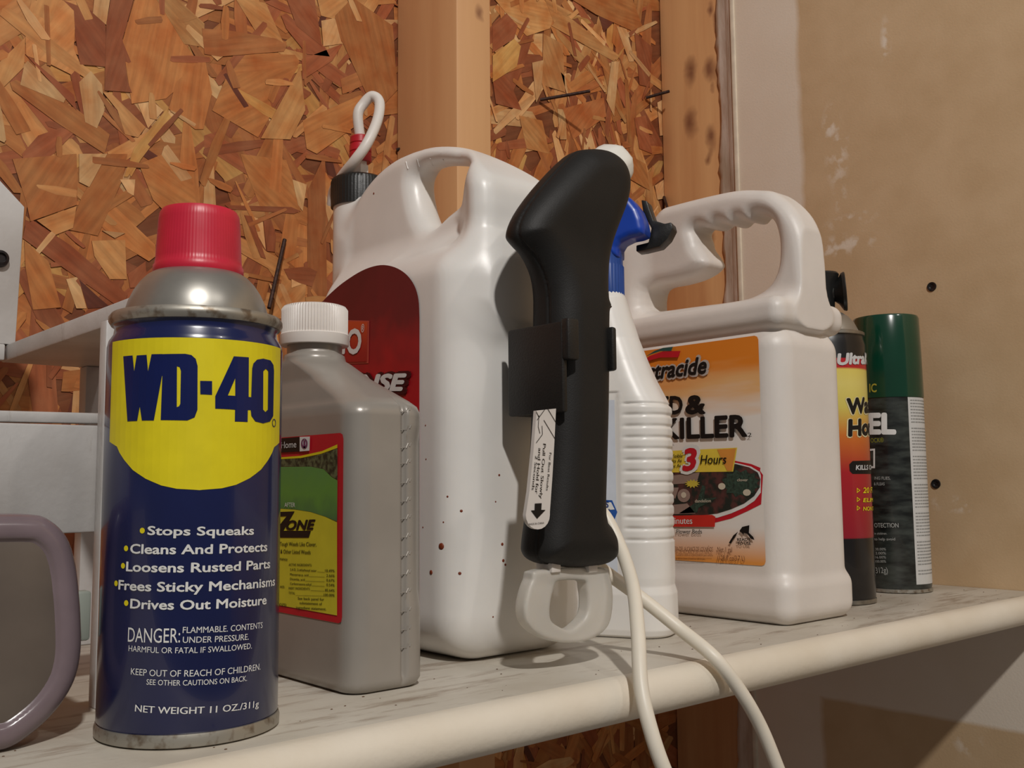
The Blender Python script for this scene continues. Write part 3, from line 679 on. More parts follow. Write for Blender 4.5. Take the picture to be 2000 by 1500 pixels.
LAWN = zgrad(mat('lawn_print', (90, 140, 70), .5), [(.075, (58, 100, 72)), (.09, (96, 150, 62)), (.112, (88, 140, 80))], .5, 90)
gr.make('lawn_picture', LAWN, lab)
tr_ = Print(S, .0006); tr_.poly([zL(*c3p(482, 1286)), zL(*c3p(440, 1262)), zL(*c3p(390, 1213)), zL(*c3p(300, 1197)), zL(*c3p(95, 1198)), (-.054, zL(*c3p(95, 1198))[1]), (-.054, zL(*c3p(95, 1140))[1]), zL(*c3p(95, 1150)), zL(*c3p(240, 1142)), zL(*c3p(370, 1115)), zL(*c3p(482, 1075))])
tr_.make('tree_picture', mat('hedge_print', (96, 104, 72), .5, rgb2=(34, 40, 26), scale=420, lo=.42, hi=.6), lab)
Print(S, .0007).poly([(-.054, zL(*c3p(95, 1135))[1]), zL(*c3p(95, 1137)), zL(*c3p(240, 1126)), zL(*c3p(380, 1095)), zL(*c3p(482, 1050)), zL(*c3p(482, 1074)), zL(*c3p(370, 1114)), zL(*c3p(240, 1141)), zL(*c3p(95, 1149)), (-.054, zL(*c3p(95, 1148))[1])]).make('yellow_swoosh', I_YEL, lab)
pr = Print(S, .0008); pr.px([c3p(85, 1012), c3p(232, 1000), c3p(232, 1098), c3p(85, 1106)])
pr.px([c4(80, 75), c4(218, 70), c4(135, 212), c4(338, 212), c4(322, 262), c4(80, 262), c4(80, 205), c4(160, 105), c4(80, 108)])
pr.text('ONE', c4(160, 205), c4(368, 200), 68 / 3.75, .045, .28)
for s_, p, q, h in (('s Tough Weeds Like Clover,', (95, 322), (378, 326), 30), ('w & Other Listed Weeds', (92, 376), (336, 384), 30), ('rmance', (95, 425), (166, 432), 24), ('ACTIVE INGREDIENTS:', (175, 468), (345, 473), 18),
                    ('2,4-D, 2-ethylhexyl ester', (185, 503), (380, 512), 18), ('Mecoprop-p, acid', (185, 538), (320, 545), 18), ('Dicamba, acid', (185, 572), (293, 578), 18), ('Carfentrazone-ethyl', (185, 606), (340, 614), 18), ('INERT INGREDIENTS:', (175, 640), (332, 646), 18), ('TOTAL', (175, 674), (222, 677), 18),
                    ('10.49%', (442, 513), (512, 515), 20), ('2.66%', (452, 548), (512, 551), 20), ('0.67%', (452, 582), (512, 586), 20), ('0.54%', (452, 616), (512, 620), 20), ('85.64%', (442, 655), (512, 659), 20), ('100.00%', (432, 690), (512, 694), 20),
                    ('See back panel for', (242, 715), (435, 724), 20), ('substatement of', (255, 748), (420, 757), 20), ('ingredient statement.', (230, 782), (450, 794), 20), ('T AID.', (95, 628), (147, 632), 18), ('. OZS)', (95, 762), (158, 766), 22)):
    pr.text(s_, c4(*p), c4(*q), h / 3.75, .012)
for y, x0 in ((511, 384), (545, 324), (579, 297), (613, 344), (648, 336), (684, 228)):
    pr.px([c4(x0, y), c4(438, y + 4), c4(438, y + 6), c4(x0, y + 2)])
pr.make('black_print', I_BLACK, lab)
pr = Print(S, .0010); pr.text('ti\u00b7lome', c3p(95, 1078), c3p(212, 1070), 45 / 3.41, .0); pr.text('E', c3p(90, 1468), c3p(102, 1467), 30 / 3.41); pr.text('AFTER', c3p(134, 1466), c3p(204, 1467), 30 / 3.41)
pr.px([c3p(235, 1000), c3p(303, 998), c3p(300, 1092), c3p(235, 1097)])
pr.make('white_print', I_WHITE, lab)
pr = Print(S, .0012); pr.px([c3p(268 + 22 * math.cos(a), 1045 + 34 * math.sin(a)) for a in [2 * PI * k / 16 for k in range(16)]], [c3p(268 + 12 * math.cos(a), 1040 + 24 * math.sin(a)) for a in [2 * PI * k / 16 for k in range(16)]]); pr.px([c3p(262, 1025), c3p(275, 1022), c3p(275, 1075), c3p(262, 1075)])
pr.make('emblem', ink('emblem', (120, 60, 100)), lab)
# moulded measure marks on the front strip
ghit = caster(gbody)
def gmark(x0, y0, x1, y1, r_=.00035):
    a_, n_ = ghit(x0, y0); b_, m_ = ghit(x1, y1)
    if a_ is not None and b_ is not None and (a_ - b_).length < .01: tube('measure_mark', [a_, a_.lerp(b_, .5), b_], r_, GREY, gb, 6, 2)
for i, y in enumerate((803, 838, 873, 904, 942, 978, 1012, 1048, 1084, 1120, 1156, 1193, 1229, 1264)):
    gmark(782, y + 2, 790, y + 1, .00028); gmark(793, y + 2, 797, y - 7); gmark(800, y - 1, 803, y - 8)

# ------------------------------------------------------------------ big white jug with red label
JU0, JU1, JV0, JV1 = .3215, .421, .405, .612
jc = ((JU0 + JU1) / 2, (JV0 + JV1) / 2)
jug = thing('white_jug', (jc[0], jc[1], 0), 'large white plastic jug with looped handle, red label and black cap', 'jug')
_o = [(at_u(x, y, jc[0])) for x, y in ((690, 500), (697, 450), (704, 420), (716, 392), (737, 360), (765, 330), (800, 306), (840, 291), (880, 287), (920, 292), (958, 309))]
JO = [(p.y, p.z) for p in _o] + [(.4216, .2720), (.4135, .263), (.4115, .251), (.4115, .235), (.4115, .18), (.56, .18)]
JO = sclosed(JO, 4)
_h = [(at_u(x, y, jc[0] - .0125)) for x, y in ((798, 352), (803, 334), (815, 322), (843, 315), (880, 316), (912, 322), (934, 334), (926, 354), (897, 384), (862, 413), (832, 440), (815, 424), (804, 392))]
JH = sclosed([(p.y, p.z) for p in _h], 4)
def jug_fn(X, Y, Z):
    uc = jc[0] + .001
    b = sd_box(X, Y, Z, (jc[0], jc[1], .1165), ((JU1 - JU0) / 2, (JV1 - JV0) / 2, .1165), .026)
    # shoulders fall away to the back and to both sides
    b = smax(b, (Z - (.243 - .55 * np.maximum(Y - .50, 0)) + .35 * np.maximum(abs(X - uc) - .012, 0)) * .85, .022)
    # upper front leans back into the handle
    fr = (np.maximum(Z - .19, 0) * .10 - (Y - JV0))
    b = smax(b, fr, .02)
    x2, z2 = np.meshgrid(Y.ravel(), Z.ravel(), indexing='ij')
    d2 = smax(sd_poly(x2, z2, JO), -sd_poly(x2, z2, JH), .006)[None, :, :]
    h = .0125 + .020 * np.maximum(sstep((.462 - Y) / .045), sstep((.252 - Z) / .04))
    r = .0118; qx = d2 + r; qy = abs(X - uc) - h + r
    hd = np.sqrt(np.maximum(qx, 0) ** 2 + np.maximum(qy, 0) ** 2) + np.minimum(np.maximum(qx, qy), 0) - r
    d = smin(b, hd, .016)
    nk = np.maximum(np.sqrt((X - .377) ** 2 + (Y - .592) ** 2) - .0182, Z - .291)
    nk = np.maximum(nk, .10 - Z)
    d = smin(d, nk, .010)
    return np.maximum(np.maximum(d, JV0 - .0005 - Y), np.maximum(JU0 - X, X - JU1))
jug_body = sdf('jug_body', jug_fn, (.31, .39, -.004), (.432, .625, .306), .00135, WHITE, jug)
lathe('black_cap', (.377, .592, 0), [(.0190, .2890), (.0199, .2890), (.0199, .3065), (.0192, .3090), (.0170, .3105), (.004, .3105)], BLACKP, jug, 160, rib=lambda a, r, z: .00030 * math.cos(a * 52) if .2895 < z < .3075 else 0)
fit = lathe('tube_fitting', (.3765, .590, 0), [(.0062, .310), (.0062, .319), (.0050, .320), (.0050, .3225)], WHITE2, jug, 6)
lathe('red_connector', (.3765, .590, 0), [(.0074, .3222), (.0079, .3230), (.0079, .3285), (.0072, .3290), (.0079, .3297), (.0077, .3345), (.0070, .3350), (.0076, .3357), (.0074, .3400), (.0058, .3412)], mat('red_cap_plastic', (190, 28, 42), .4, var=.1), jug, 40)
V0 = .590
tube('siphon_tube', [(.3765, .590, .338), at_v(699, 225, .590), at_v(710, 203, .588), at_v(727, 188, .583), at_v(741, 200, .578), at_v(737, 235, .574), at_v(717, 280, .572), at_v(692, 315, .580), at_v(668, 345, .598), at_v(652, 372, .618), at_v(648, 400, .625)], .0037, WHITE2, jug, 16, 8)
S = PlaneS((JU0, jc[1], 0), (0, -1, 0), (-1, 0, 0))
out = [(820, 1195), (821, 620), (819, 585), (811, 558), (795, 536), (772, 522), (745, 518), (715, 526), (685, 543), (655, 566), (625, 598), (608, 640), (604, 800), (604, 1120)]
O2 = [S.st(*p) for p in out]; cm = catmull([Vector((p[0], p[1], 0)) for p in O2[1:]], 4); O3 = [O2[0]] + [(p.x, p.y) for p in cm]
REDL = zgrad(mat('red_label_print', (170, 20, 30), .4), [(.03, (150, 20, 28)), (.12, (196, 26, 34)), (.155, (176, 22, 34)), (.19, (112, 20, 32)), (.23, (92, 16, 28))], .25, 50)
jl = Print(S, .0006).poly(O3).make('label', REDL, jug, 'arched red label fading to maroon at its top')
def c3q(x, y): return (520 + x / 3.41, 560 + y / 3.41)
Print(S, .0009).px([c3q(300, 215), c3q(695, 228), c3q(690, 510), c3q(300, 520)]).make('logo_border', ink('logo_border', (190, 80, 66)), jl)
Print(S, .0012).px([c3q(300, 222), c3q(686, 235), c3q(681, 500), c3q(300, 510)]).make('logo_panel', zgrad(mat('logo_print', (190, 60, 30), .4), [(.145, (130, 18, 26)), (.172, (160, 30, 30)), (.188, (196, 72, 34))]), jl)
pr = Print(S, .0016); pr.text('RTHO', c3q(330, 442), c3q(640, 445), 155 / 3.41, .03); pr.text('\u00ae', c3q(645, 305), c3q(666, 305), 16); pr.text('ENSE', c3q(560, 690), c3q(938, 688), 100 / 3.41, .05, .22)
pr.make('lettering', I_WHITE, jl)
pr = Print(S, .0013); pr.text('ENSE', c3q(566, 704), c3q(958, 700), 118 / 3.41, .10, .22); pr.make('lettering_shadow', ink('maroon', (70, 12, 20)), jl)
hit = caster(jug_body)
STAIN = mat('brown_drip', (120, 52, 26), .4)
def blot(px, py, r, parent, m=STAIN, h=.35, rz=1.0):
    p, n = hit(px, py)
    if p is None: return
    bm = bmesh.new(); bmesh.ops.create_icosphere(bm, subdivisions=2, radius=1)
    q = n.to_track_quat('Z', 'Y').to_matrix().to_4x4()
    for v in bm.verts: v.co = Matrix.Translation(p) @ q @ Vector((v.co.x * r, v.co.y * r * rz, v.co.z * r * h))
    from_bm('drip', bm, m, parent, True)
for x, y, r in ((862, 1067, .0018), (842, 1118, .0013), (901, 998, .0008), (898, 1120, .0009), (874, 970, .0006), (826, 1030, .0005), (866, 1020, .0005), (975, 928, .0007), (968, 980, .0005), (981, 1063, .0009), (983, 1095, .0009), (987, 1103, .0007), (831, 831, .0005), (832, 897, .0005), (730, 378, .0008), (963, 1205, .0005)): blot(x, y, r, jug)
for i, (x, y) in enumerate(((795, 325), (817, 320), (843, 318), (868, 320), (892, 325), (915, 333))):
    a_, n_ = hit(x - 2, y - 9); b_, n2_ = hit(x + 2, y + 5)
    if a_ is not None and b_ is not None and (a_ - b_).length < .02:
        tube('grip_ridge', [a_, a_.lerp(b_, .5) + n_ * .0001, b_], .0005, WHITE, jug, 8, 3)

# bracket clipped on the jug holding the wand
GV = .372
gun_px = [(1112, 303), (1140, 296), (1178, 300), (1206, 318), (1222, 345), (1227, 375), (1222, 408), (1206, 450), (1194, 490), (1189, 540), (1188, 592), (1201, 602), (1197, 612), (1188, 622), (1186, 700), (1184, 800), (1180, 900), (1177, 1000), (1190, 1022), (1204, 1046), (1206, 1078), (1195, 1096), (1165, 1104), (1100, 1108), (1032, 1101), (1013, 1086), (1012, 1060), (1022, 1000), (1034, 900), (1040, 800), (1043, 700), (1044, 600), (1041, 560), (1031, 528), (1012, 498), (990, 476), (979, 456), (985, 430), (1010, 395), (1060, 345)]
uc_g = at_v(1112, 800, GV).x
HOLD = mat('holder_black', (26, 25, 24), .5, var=.15, scale=60, bump=.2, bscale=900)
wand = thing('sprayer_wand', (uc_g, GV, at_v(1100, 1250, GV).z), 'black pistol shaped battery sprayer wand clipped upright on the big white jug', 'sprayer')
GP = [(at_v(x, y, GV).x, at_v(x, y, GV).z) for x, y in gun_px]
def squeeze(u, z):
    k = .77 if z < .19 else .77 + .09 * min(1, (z - .19) / .03)
    return uc_g + (u - uc_g) * k
GP = sclosed([(squeeze(u, z), z) for u, z in GP], 3)
def gun_fn(X, Y, Z):
    d2 = sd_poly(X[:, 0, :], Z[:, 0, :], GP) if False else None
    x2, z2 = np.meshgrid(X.ravel(), Z.ravel(), indexing='ij'); d2 = sd_poly(x2, z2, GP)[:, None, :]
    h = .0165; r = .0150
    h = h - .003 * np.exp(-((Z - .215) / .02) ** 2)
    qx = d2 + r; qy = abs(Y - GV) - h + r
    d = np.sqrt(np.maximum(qx, 0) ** 2 + np.maximum(qy, 0) ** 2) + np.minimum(np.maximum(qx, qy), 0) - r
    seam = np.maximum(abs(abs(Y - GV + .004)) - .0003, -d - .0008)
    return np.maximum(d, -seam)
zb, zt = min(p[1] for p in GP), max(p[1] for p in GP)
gun = sdf('wand_body', gun_fn, (min(p[0] for p in GP) - .004, GV - .022, zb - .004), (max(p[0] for p in GP) + .004, GV + .022, zt + .004), .001, BLACKR, wand)
# bracket
hu0 = at_v(988, 700, .404).x; hu1 = at_v(1118, 700, GV).x; hz0 = at_v(1000, 806, GV).z; hz1 = at_v(1000, 628, GV).z
br = box('wand_bracket', (.3448, .3545, hz0), (.3486, .3960, hz1), HOLD, jug, .0012, 'black bracket that grips the wand')
box('bracket_plate', (.3560, .3900, hz0 + .001), (.3925, JV0 + .0008, hz1 - .001), HOLD, br, .001)
def arm(u0, u1, y0, y1, v0, v1):
    a = at_v(1100, y0, v0); b = at_v(1100, y1, v0)
    box('clip_arm', (u0, v0, b.z), (u1, v1, a.z), HOLD, br, .0014)
arm(.3452, .3535, 618, 700, .3505, .3560); arm(.3805, .3843, 624, 714, .3535, .3660)
# white nozzle
NOZ = mat('nozzle_white', (232, 230, 222), .4, var=.03)
nb = at_v(1180, 335, GV + .004); nd = (at_v(1226, 305, GV + .004) - nb).normalized()
vs = []
bm = bmesh.new(); seg = 32; rings = []
q = nd.to_track_quat('Z', 'Y')
for t, r in ((-.004, .0125), (.004, .0130), (.009, .0125), (.0135, .0108), (.0165, .0075), (.0178, .0035)):
    rings.append([bm.verts.new(nb + q @ Vector((r * (1 + .05 * (1 if k % 4 == 0 else 0)) * math.cos(2 * PI * k / seg), r * (1 + .05 * (1 if k % 4 == 0 else 0)) * math.sin(2 * PI * k / seg), t))) for k in range(seg)])
for a, b in zip(rings, rings[1:]):
    for k in range(seg): bm.faces.new((a[k], a[(k + 1) % seg], b[(k + 1) % seg], b[k]))
bm.faces.new(rings[0]); bm.faces.new(rings[-1])
auto(from_bm('nozzle_cap', bm, NOZ, wand, label='white ribbed nozzle cap'), 50)
# pull tab with print, on the front of the wand
TV = GV - .0172
def gx(px, py): return at_v(px, py, TV)
tab_px_ = [(1048, 802), (1086, 798), (1083, 860), (1079, 930), (1074, 1000)] + [(1050.5 + 23.5 * math.cos(a_ / 10 * PI), 1006 + 28 * math.sin(a_ / 10 * PI)) for a_ in range(11)] + [(1034, 960), (1042, 880)]
tab_px = [(1048, 802), (1086, 798), (1083, 860), (1079, 930), (1074, 1000), (1072, 1018), (1063, 1030), (1049, 1034), (1036, 1030), (1028, 1020), (1027, 1005), (1034, 960), (1042, 880)]
tab = prism('pull_tab', [gx(*p) for p in tab_px_], (0, .0022, 0), mat('tab_white', (214, 208, 202), .45, var=.03), wand, .0, 'white pull tab with instructions')
ST = PlaneS((uc_g, TV, 0), (1, 0, 0), (0, -1, 0))
class RotS:
    """surface turned a quarter for vertical lettering"""
    curved = False
    def __init__(s, S): s.S = S; s.n = S.n
    def st(s, px, py): a, b = s.S.st(px, py); return (-b, a)
    def pt(s, x, y, off=0): return s.S.pt(y, -x, off)
def vtext(P, s, p0, p1, wd, bold=0):
    a = P.S.S.st(*p0); b = P.S.S.st(*p1); c = P.S.S.st(p0[0] + wd, p0[1]); vs, fs = text_mesh(s, bold, 0)
    x0 = min(v[0] for v in vs); x1 = max(v[0] for v in vs); A = (-a[1], a[0]); B = (-b[1], b[0]); W = math.hypot(B[0] - A[0], B[1] - A[1]); ux, uy = (B[0] - A[0]) / W, (B[1] - A[1]) / W; sx = W / (x1 - x0); sy = (c[0] - a[0]) / .72
    P.txt = True; P.add([(A[0] + ux * (x - x0) * sx - uy * y * sy, A[1] + uy * (x - x0) * sx + ux * y * sy) for x, y in vs], fs)
    P.txt = False
pr = Print(RotS(ST), .0003)
def c7(x, y): return (940 + x / 2.678, 740 + y / 2.678)
vtext(pr, 'For Best Results', c7(355, 385), c7(337, 583), 11 / 2.678 * 1.05, .0)
vtext(pr, 'Pull Out Slowly', c7(322, 338), c7(302, 625), 16 / 2.678 * .95, .006)
vtext(pr, 'and Hold for', c7(298, 360), c7(279, 600), 16 / 2.678 * .95, .006)
vtext(pr, '2 Seconds', c7(281, 400), c7(262, 580), 13 / 2.678 * 1.0, .004)
pr.make('lettering', I_BLACK, tab)
pr = Print(ST, .0003); pr.px([c7(278, 652), c7(314, 650), c7(312, 685), c7(334, 685), c7(290, 731), c7(258, 688), c7(277, 687)])
pr.text('MADE IN CHINA', c7(247, 765), c7(327, 757), 10 / 2.678)
for a, b in (((325, 215), (388, 320)), ((290, 215), (330, 160)), ((300, 190), (296, 250)), ((285, 335), (318, 290)), ((318, 290), (316, 245)), ((345, 155), (390, 230)), ((285, 170), (300, 200)), ((296, 250), (305, 285))):
    x0, y0 = c7(*a); x1, y1 = c7(*b); L = math.hypot(x1 - x0, y1 - y0); nx, ny = -(y1 - y0) / L * .5, (x1 - x0) / L * .5
    pr.px([(x0 + nx, y0 + ny), (x1 + nx, y1 + ny), (x1 - nx, y1 - ny), (x0 - nx, y0 - ny)])
pr.make('arrow_print', I_BLACK, tab)
# frosted ring below the wand
FROST = mat('frosted_plastic', (240, 236, 228), .38, var=.03, sss=.3, trans=.55, spec=.4)
RO = [(1046, 1112), (1030, 1130), (1018, 1165), (1015, 1195), (1024, 1222), (1050, 1243), (1090, 1254), (1128, 1252), (1160, 1240), (1180, 1218), (1187, 1185), (1187, 1150), (1180, 1118), (1168, 1108)]
RI = [(1082, 1134), (1072, 1150), (1065, 1180), (1066, 1208), (1082, 1222), (1102, 1229), (1120, 1218), (1135, 1200), (1139, 1175), (1136, 1148), (1130, 1134)]
def upx(P): return [(at_v(x, y, GV).x, at_v(x, y, GV).z) for x, y in P]
RO2, RI2 = sclosed(upx(RO), 3), sclosed(upx(RI), 3)
def ring_fn(X, Y, Z):
    x2, z2 = np.meshgrid(X.ravel(), Z.ravel(), indexing='ij')
    d2 = np.maximum(sd_poly(x2, z2, RO2), -sd_poly(x2, z2, RI2))[:, None, :]
    r = .002; qx = d2 + r; qy = abs(Y - GV) - .0045 + r
    return np.sqrt(np.maximum(qx, 0) ** 2 + np.maximum(qy, 0) ** 2) + np.minimum(np.maximum(qx, qy), 0) - r
sdf('pull_ring', ring_fn, (min(p[0] for p in RO2) - .003, GV - .007, min(p[1] for p in RO2) - .003), (max(p[0] for p in RO2) + .003, GV + .007, max(p[1] for p in RO2) + .003), .0008, FROST, wand, label='frosted see-through pull ring')
for a, b in ((1062, 1080), (1134, 1152)):
    p0 = at_v(a, 1104, GV); p1 = at_v(b, 1116, GV); box('ring_lug', (p0.x, GV - .006, p1.z), (p1.x, GV + .006, p0.z + .002), WHITE2, wand, .0006)
# white hose out of the wand, over the shelf edge, looping back
HOSE = mat('hose_white', (232, 224, 208), .42, var=.03, sss=.15)
hp = [at_v(1158, 985, .384), at_v(1184, 1012, .378), at_v(1212, 1070, .368), at_v(1236, 1145, .352), at_v(1246, 1235, .334), at_v(1252, 1340, .322), at_v(1272, 1430, .314), at_v(1302, 1515, .309), at_v(1345, 1600, .306), at_v(1400, 1670, .306),
      at_v(1470, 1690, .308), at_v(1540, 1650, .312), at_v(1545, 1570, .315), at_v(1519, 1500, .317), at_v(1486, 1420, .319), at_v(1446, 1350, .321), at_v(1396, 1285, .328), at_v(1325, 1226, .349), at_v(1250, 1166, .366), at_v(1192, 1124, .378), at_v(1150, 1092, .384)]
tube('hose', hp, .0036, HOSE, wand, 20, 10, 'white flexible hose hanging over the shelf edge')

# ------------------------------------------------------------------ ribbed white trigger bottle with blue head
TA = math.radians(-65); TC = Vector((.468, .444, 0)); TM = Matrix.Translation(TC) @ Matrix.Rotation(TA, 4, 'Z')
tb_ = thing('trigger_bottle', TC, 'white ribbed spray bottle with blue trigger head behind the black wand', 'spray bottle')
def rib_disp(x, y, nx, ny, z):
    d = 0
    if .058 < z < .143:
        ph = ((z - .0625) / .00695) % 1.0; g = math.exp(-((ph - .5) / .14) ** 2)
        if ny < -.93 and x > .0195: d = .0011 * g * min(1, (x - .0195) / .002)
        elif nx > .55: d = .0010 * g
        elif ny > .6 and x > .019: d = .0014 * g
    if ny < -.9 and -.035 < x < .0175 and .03 < z < .15: d += .0010 * min(1, (.0175 - x) / .002, (z - .03) / .004)
    return d
loft('bottle_body', TM, [(0, 0, 0, .041, .019, .016), (.0015, 0, 0, .0435, .0212, .018), (.005, 0, 0, .045, .022, .0185), (.026, 0, 0, .0446, .022, .0185), (.031, 0, 0, .0432, .0212, .018), (.036, 0, 0, .0435, .0216, .018), (.140, 0, 0, .0438, .0218, .018),
     (.147, 0, 0, .0405, .0215, .018), (.158, 0, 0, .0350, .0205, .0175), (.170, 0, 0, .0300, .0190, .017), (.185, 0, 0, .0245, .0175, .0165), (.200, 0, 0, .0200, .0165, .0155), (.212, 0, 0, .0165, .0155, .0145), (.218, 0, 0, .0135, .0130, .0125), (.222, 0, 0, .0125, .0125, .0122)], WHITE, tb_, .0007, rib_disp, 10, 30, sharp=70)
BLUE = mat('blue_plastic', (22, 66, 172), .32, var=.05, scale=50)
NX, NY = TC.x, TC.y
lathe('collar', (NX, NY, 0), [(.0130, .2145), (.0150, .2145), (.0150, .2335), (.0146, .2345), (.0146, .2420), (.0120, .2440), (.011, .2440)], mat('blue_collar', (28, 72, 150), .4, var=.05), tb_, 144, rib=lambda a, r, z: .0003 * math.cos(a * 36) if z < .234 else 0)
# head profile lies in the plane of the bottle's wide axis
lx = Vector((math.cos(TA), math.sin(TA), 0)); ly = Vector((-math.sin(TA), math.cos(TA), 0))
SH = PlaneS(TC, lx, ly)
def hpx(P): return [SH.st(*p) for p in P]
HP = hpx([(1222, 381), (1240, 394), (1254, 412), (1262, 432), (1266, 452), (1264, 462), (1252, 467), (1236, 470), (1220, 478), (1214, 488), (1214, 506), (1172, 506), (1160, 478), (1120, 468), (1112, 440), (1125, 405), (1160, 380), (1195, 374)])
def head_fn(X, Y, Z):
    x2, z2 = np.meshgrid(X.ravel(), Z.ravel(), indexing='ij'); d2 = sd_poly(x2, z2, HP)[:, None, :]
    r = .005; qx = d2 + r; qy = abs(Y) - .0105 + r
    return np.sqrt(np.maximum(qx, 0) ** 2 + np.maximum(qy, 0) ** 2) + np.minimum(np.maximum(qx, qy), 0) - r
sdf('trigger_head', head_fn, (min(p[0] for p in HP) - .003, -.014, min(p[1] for p in HP) - .003), (max(p[0] for p in HP) + .003, .014, max(p[1] for p in HP) + .003), .0009, BLUE, tb_, TM, 'blue trigger head')
TPx = hpx([(1232, 384), (1243, 386), (1248, 402), (1256, 424), (1278, 431), (1291, 428), (1294, 440), (1284, 460), (1268, 476), (1236, 484), (1222, 486), (1222, 474), (1246, 468), (1252, 440), (1236, 410)])
prism('trigger', [TM @ Vector((x, .010, z)) for x, z in [(p[0] + .004, p[1]) for p in TPx]], ly * .012, BLACKP, tb_, .0006, 'black trigger lever')
SF = PlaneS(TM @ Vector((0, -.0207, 0)), lx, -ly)
SF.n = (-ly)
lab = Print(SF, .0002).poly([(-.033, .034), (.0145, .034), (.0145, .145), (-.033, .145)]).make('label', ink('pale_label', (206, 212, 222)), tb_, 'pale bluish label')
pr = Print(SF, .0004); pr.px([(1150, 975), (1196, 977), (1206, 1000), (1198, 1022), (1150, 1020)]); pr.make('blue_badge', ink('badge_blue', (36, 84, 160)), lab)
pr = Print(SF, .0005); pr.px([(1150, 979), (1194, 981), (1201, 995), (1150, 998)]); pr.make('badge_panel', I_WHITE, lab)
pr = Print(SF, .0007); pr.text('LS', (1176, 990), (1189, 991), 12, .02); pr.text('OTS', (1176, 999), (1192, 1000), 6, .01); pr.make('badge_letters', ink('badge_navy', (24, 50, 120)), lab)
pr = Print(SF, .0007); pr.text("ED'", (1178, 1010), (1193, 1010), 7, .01); pr.make('badge_letters', I_WHITE, lab)

# ------------------------------------------------------------------ white gallon jug with orange label
KU0, KU1, KV0, KV1 = .5625, .6475, .3725, .545
kc = ((KU0 + KU1) / 2, (KV0 + KV1) / 2)
kj = thing('gallon_jug', (kc[0], kc[1], 0), 'white gallon jug with scalloped grip handle and orange and white label', 'jug')
_o = [at_u(x, y, kc[0] + .004) for x, y in ((1200, 640), (1188, 580), (1184, 535), (1200, 505), (1240, 490), (1272, 472), (1298, 438), (1318, 414), (1340, 406), (1400, 391), (1460, 379), (1505, 378))] + [at_u(x, y, kc[0] + .014) for x, y in ((1552, 388), (1588, 418), (1608, 455), (1617, 500), (1624, 560), (1634, 600), (1640, 640))]
KO = sclosed([(p.y, p.z) for p in _o], 4)
_h = [at_u(x, y, kc[0] - .016) for x, y in ((1352, 462), (1348, 448), (1356, 440), (1372, 442), (1383, 440), (1394, 431), (1406, 434), (1420, 436), (1432, 425), (1444, 427), (1456, 428), (1466, 417), (1482, 417), (1497, 424), (1508, 440), (1515, 475), (1513, 518), (1500, 550), (1475, 573), (1440, 588), (1340, 600), (1262, 606), (1256, 570), (1275, 556), (1305, 550), (1338, 540), (1362, 526), (1374, 510), (1366, 492), (1356, 478))]
KH = sclosed([(p.y, p.z) for p in _h], 3)
def kj_fn(X, Y, Z):
    hx, hy = (KU1 - KU0) / 2, (KV1 - KV0) / 2
    core = sd_box(X, Y, Z, (kc[0], kc[1], .10), (hx - .0018, hy - .0018, .10), .017)
    base = sd_box(X, Y, Z, (kc[0], kc[1], .017), (hx, hy, .0175), .012)
    top = sd_box(X, Y, Z, (kc[0], kc[1], .2075), (hx - .0004, hy - .0004, .0110), .009)
    d = smin(core, base, .003); d = smin(d, top, .003)
    uc = kc[0]
    x2, z2 = np.meshgrid(Y.ravel(), Z.ravel(), indexing='ij')
    d2 = smax(sd_poly(x2, z2, KO), -sd_poly(x2, z2, KH), .002)[None, :, :]
    h = .0170 + .012 * sstep((.226 - Z) / .02) * sstep((Y - KV0 - .01) / .03) + .006 * sstep((Y - .50) / .03)
    r = .0100; qx = d2 + r; qy = abs(X - uc) - h + r
    hd = np.sqrt(np.maximum(qx, 0) ** 2 + np.maximum(qy, 0) ** 2) + np.minimum(np.maximum(qx, qy), 0) - r
    d = smin(d, hd, .012)
    kb = sd_box(X, Y, Z, (uc, .462, .220), (.012, .014, .004), .0025)
    return np.maximum(smin(d, kb, .001), np.maximum(np.maximum(KU0 - X, X - KU1 - .0004), KV0 - .0006 - Y))
kb_ = sdf('jug_body', kj_fn, (.552, .362, -.004), (.663, .556, .308), .0013, WHITE2, kj)
S = PlaneS((KU0 + .0018, kc[1], 0), (0, -1, 0), (-1, 0, 0))
def c9(x, y): return (1220 + x / 3.06, 640 + y / 3.06)
e = S.st(*c9(800, 45)); f = S.st(*c9(828, 1425)); sR = e[0]; tT = e[1]; tB = S.st(1488, 1105)[1]; sL = -.062
def lbl(P): return P
ORL = mat('orange_label_print', (232, 190, 140), .45, spec=.3)
t = ORL.node_tree; b = t.nodes['Principled BSDF']; tc = N(t, 'ShaderNodeTexCoord'); sp = N(t, 'ShaderNodeSeparateXYZ'); t.links.new(tc.outputs['Object'], sp.inputs[0])
mp = N(t, 'ShaderNodeMapping'); mp.inputs['Rotation'].default_value = (math.radians(28), 0, 0); mp.inputs['Scale'].default_value = (1, 12, 90); t.links.new(tc.outputs['Object'], mp.inputs[0])
no = N(t, 'ShaderNodeTexNoise'); no.inputs['Scale'].default_value = 1.0; no.inputs['Detail'].default_value = 3; t.links.new(mp.outputs[0], no.inputs['Vector'])
ma = N(t, 'ShaderNodeMath', operation='MULTIPLY_ADD'); t.links.new(no.outputs[0], ma.inputs[0]); ma.inputs[1].default_value = .030; t.links.new(sp.outputs[2], ma.inputs[2])
mr = N(t, 'ShaderNodeMapRange'); mr.inputs[1].default_value = .150 + .006; mr.inputs[2].default_value = .190 + .016; t.links.new(ma.outputs[0], mr.inputs[0])
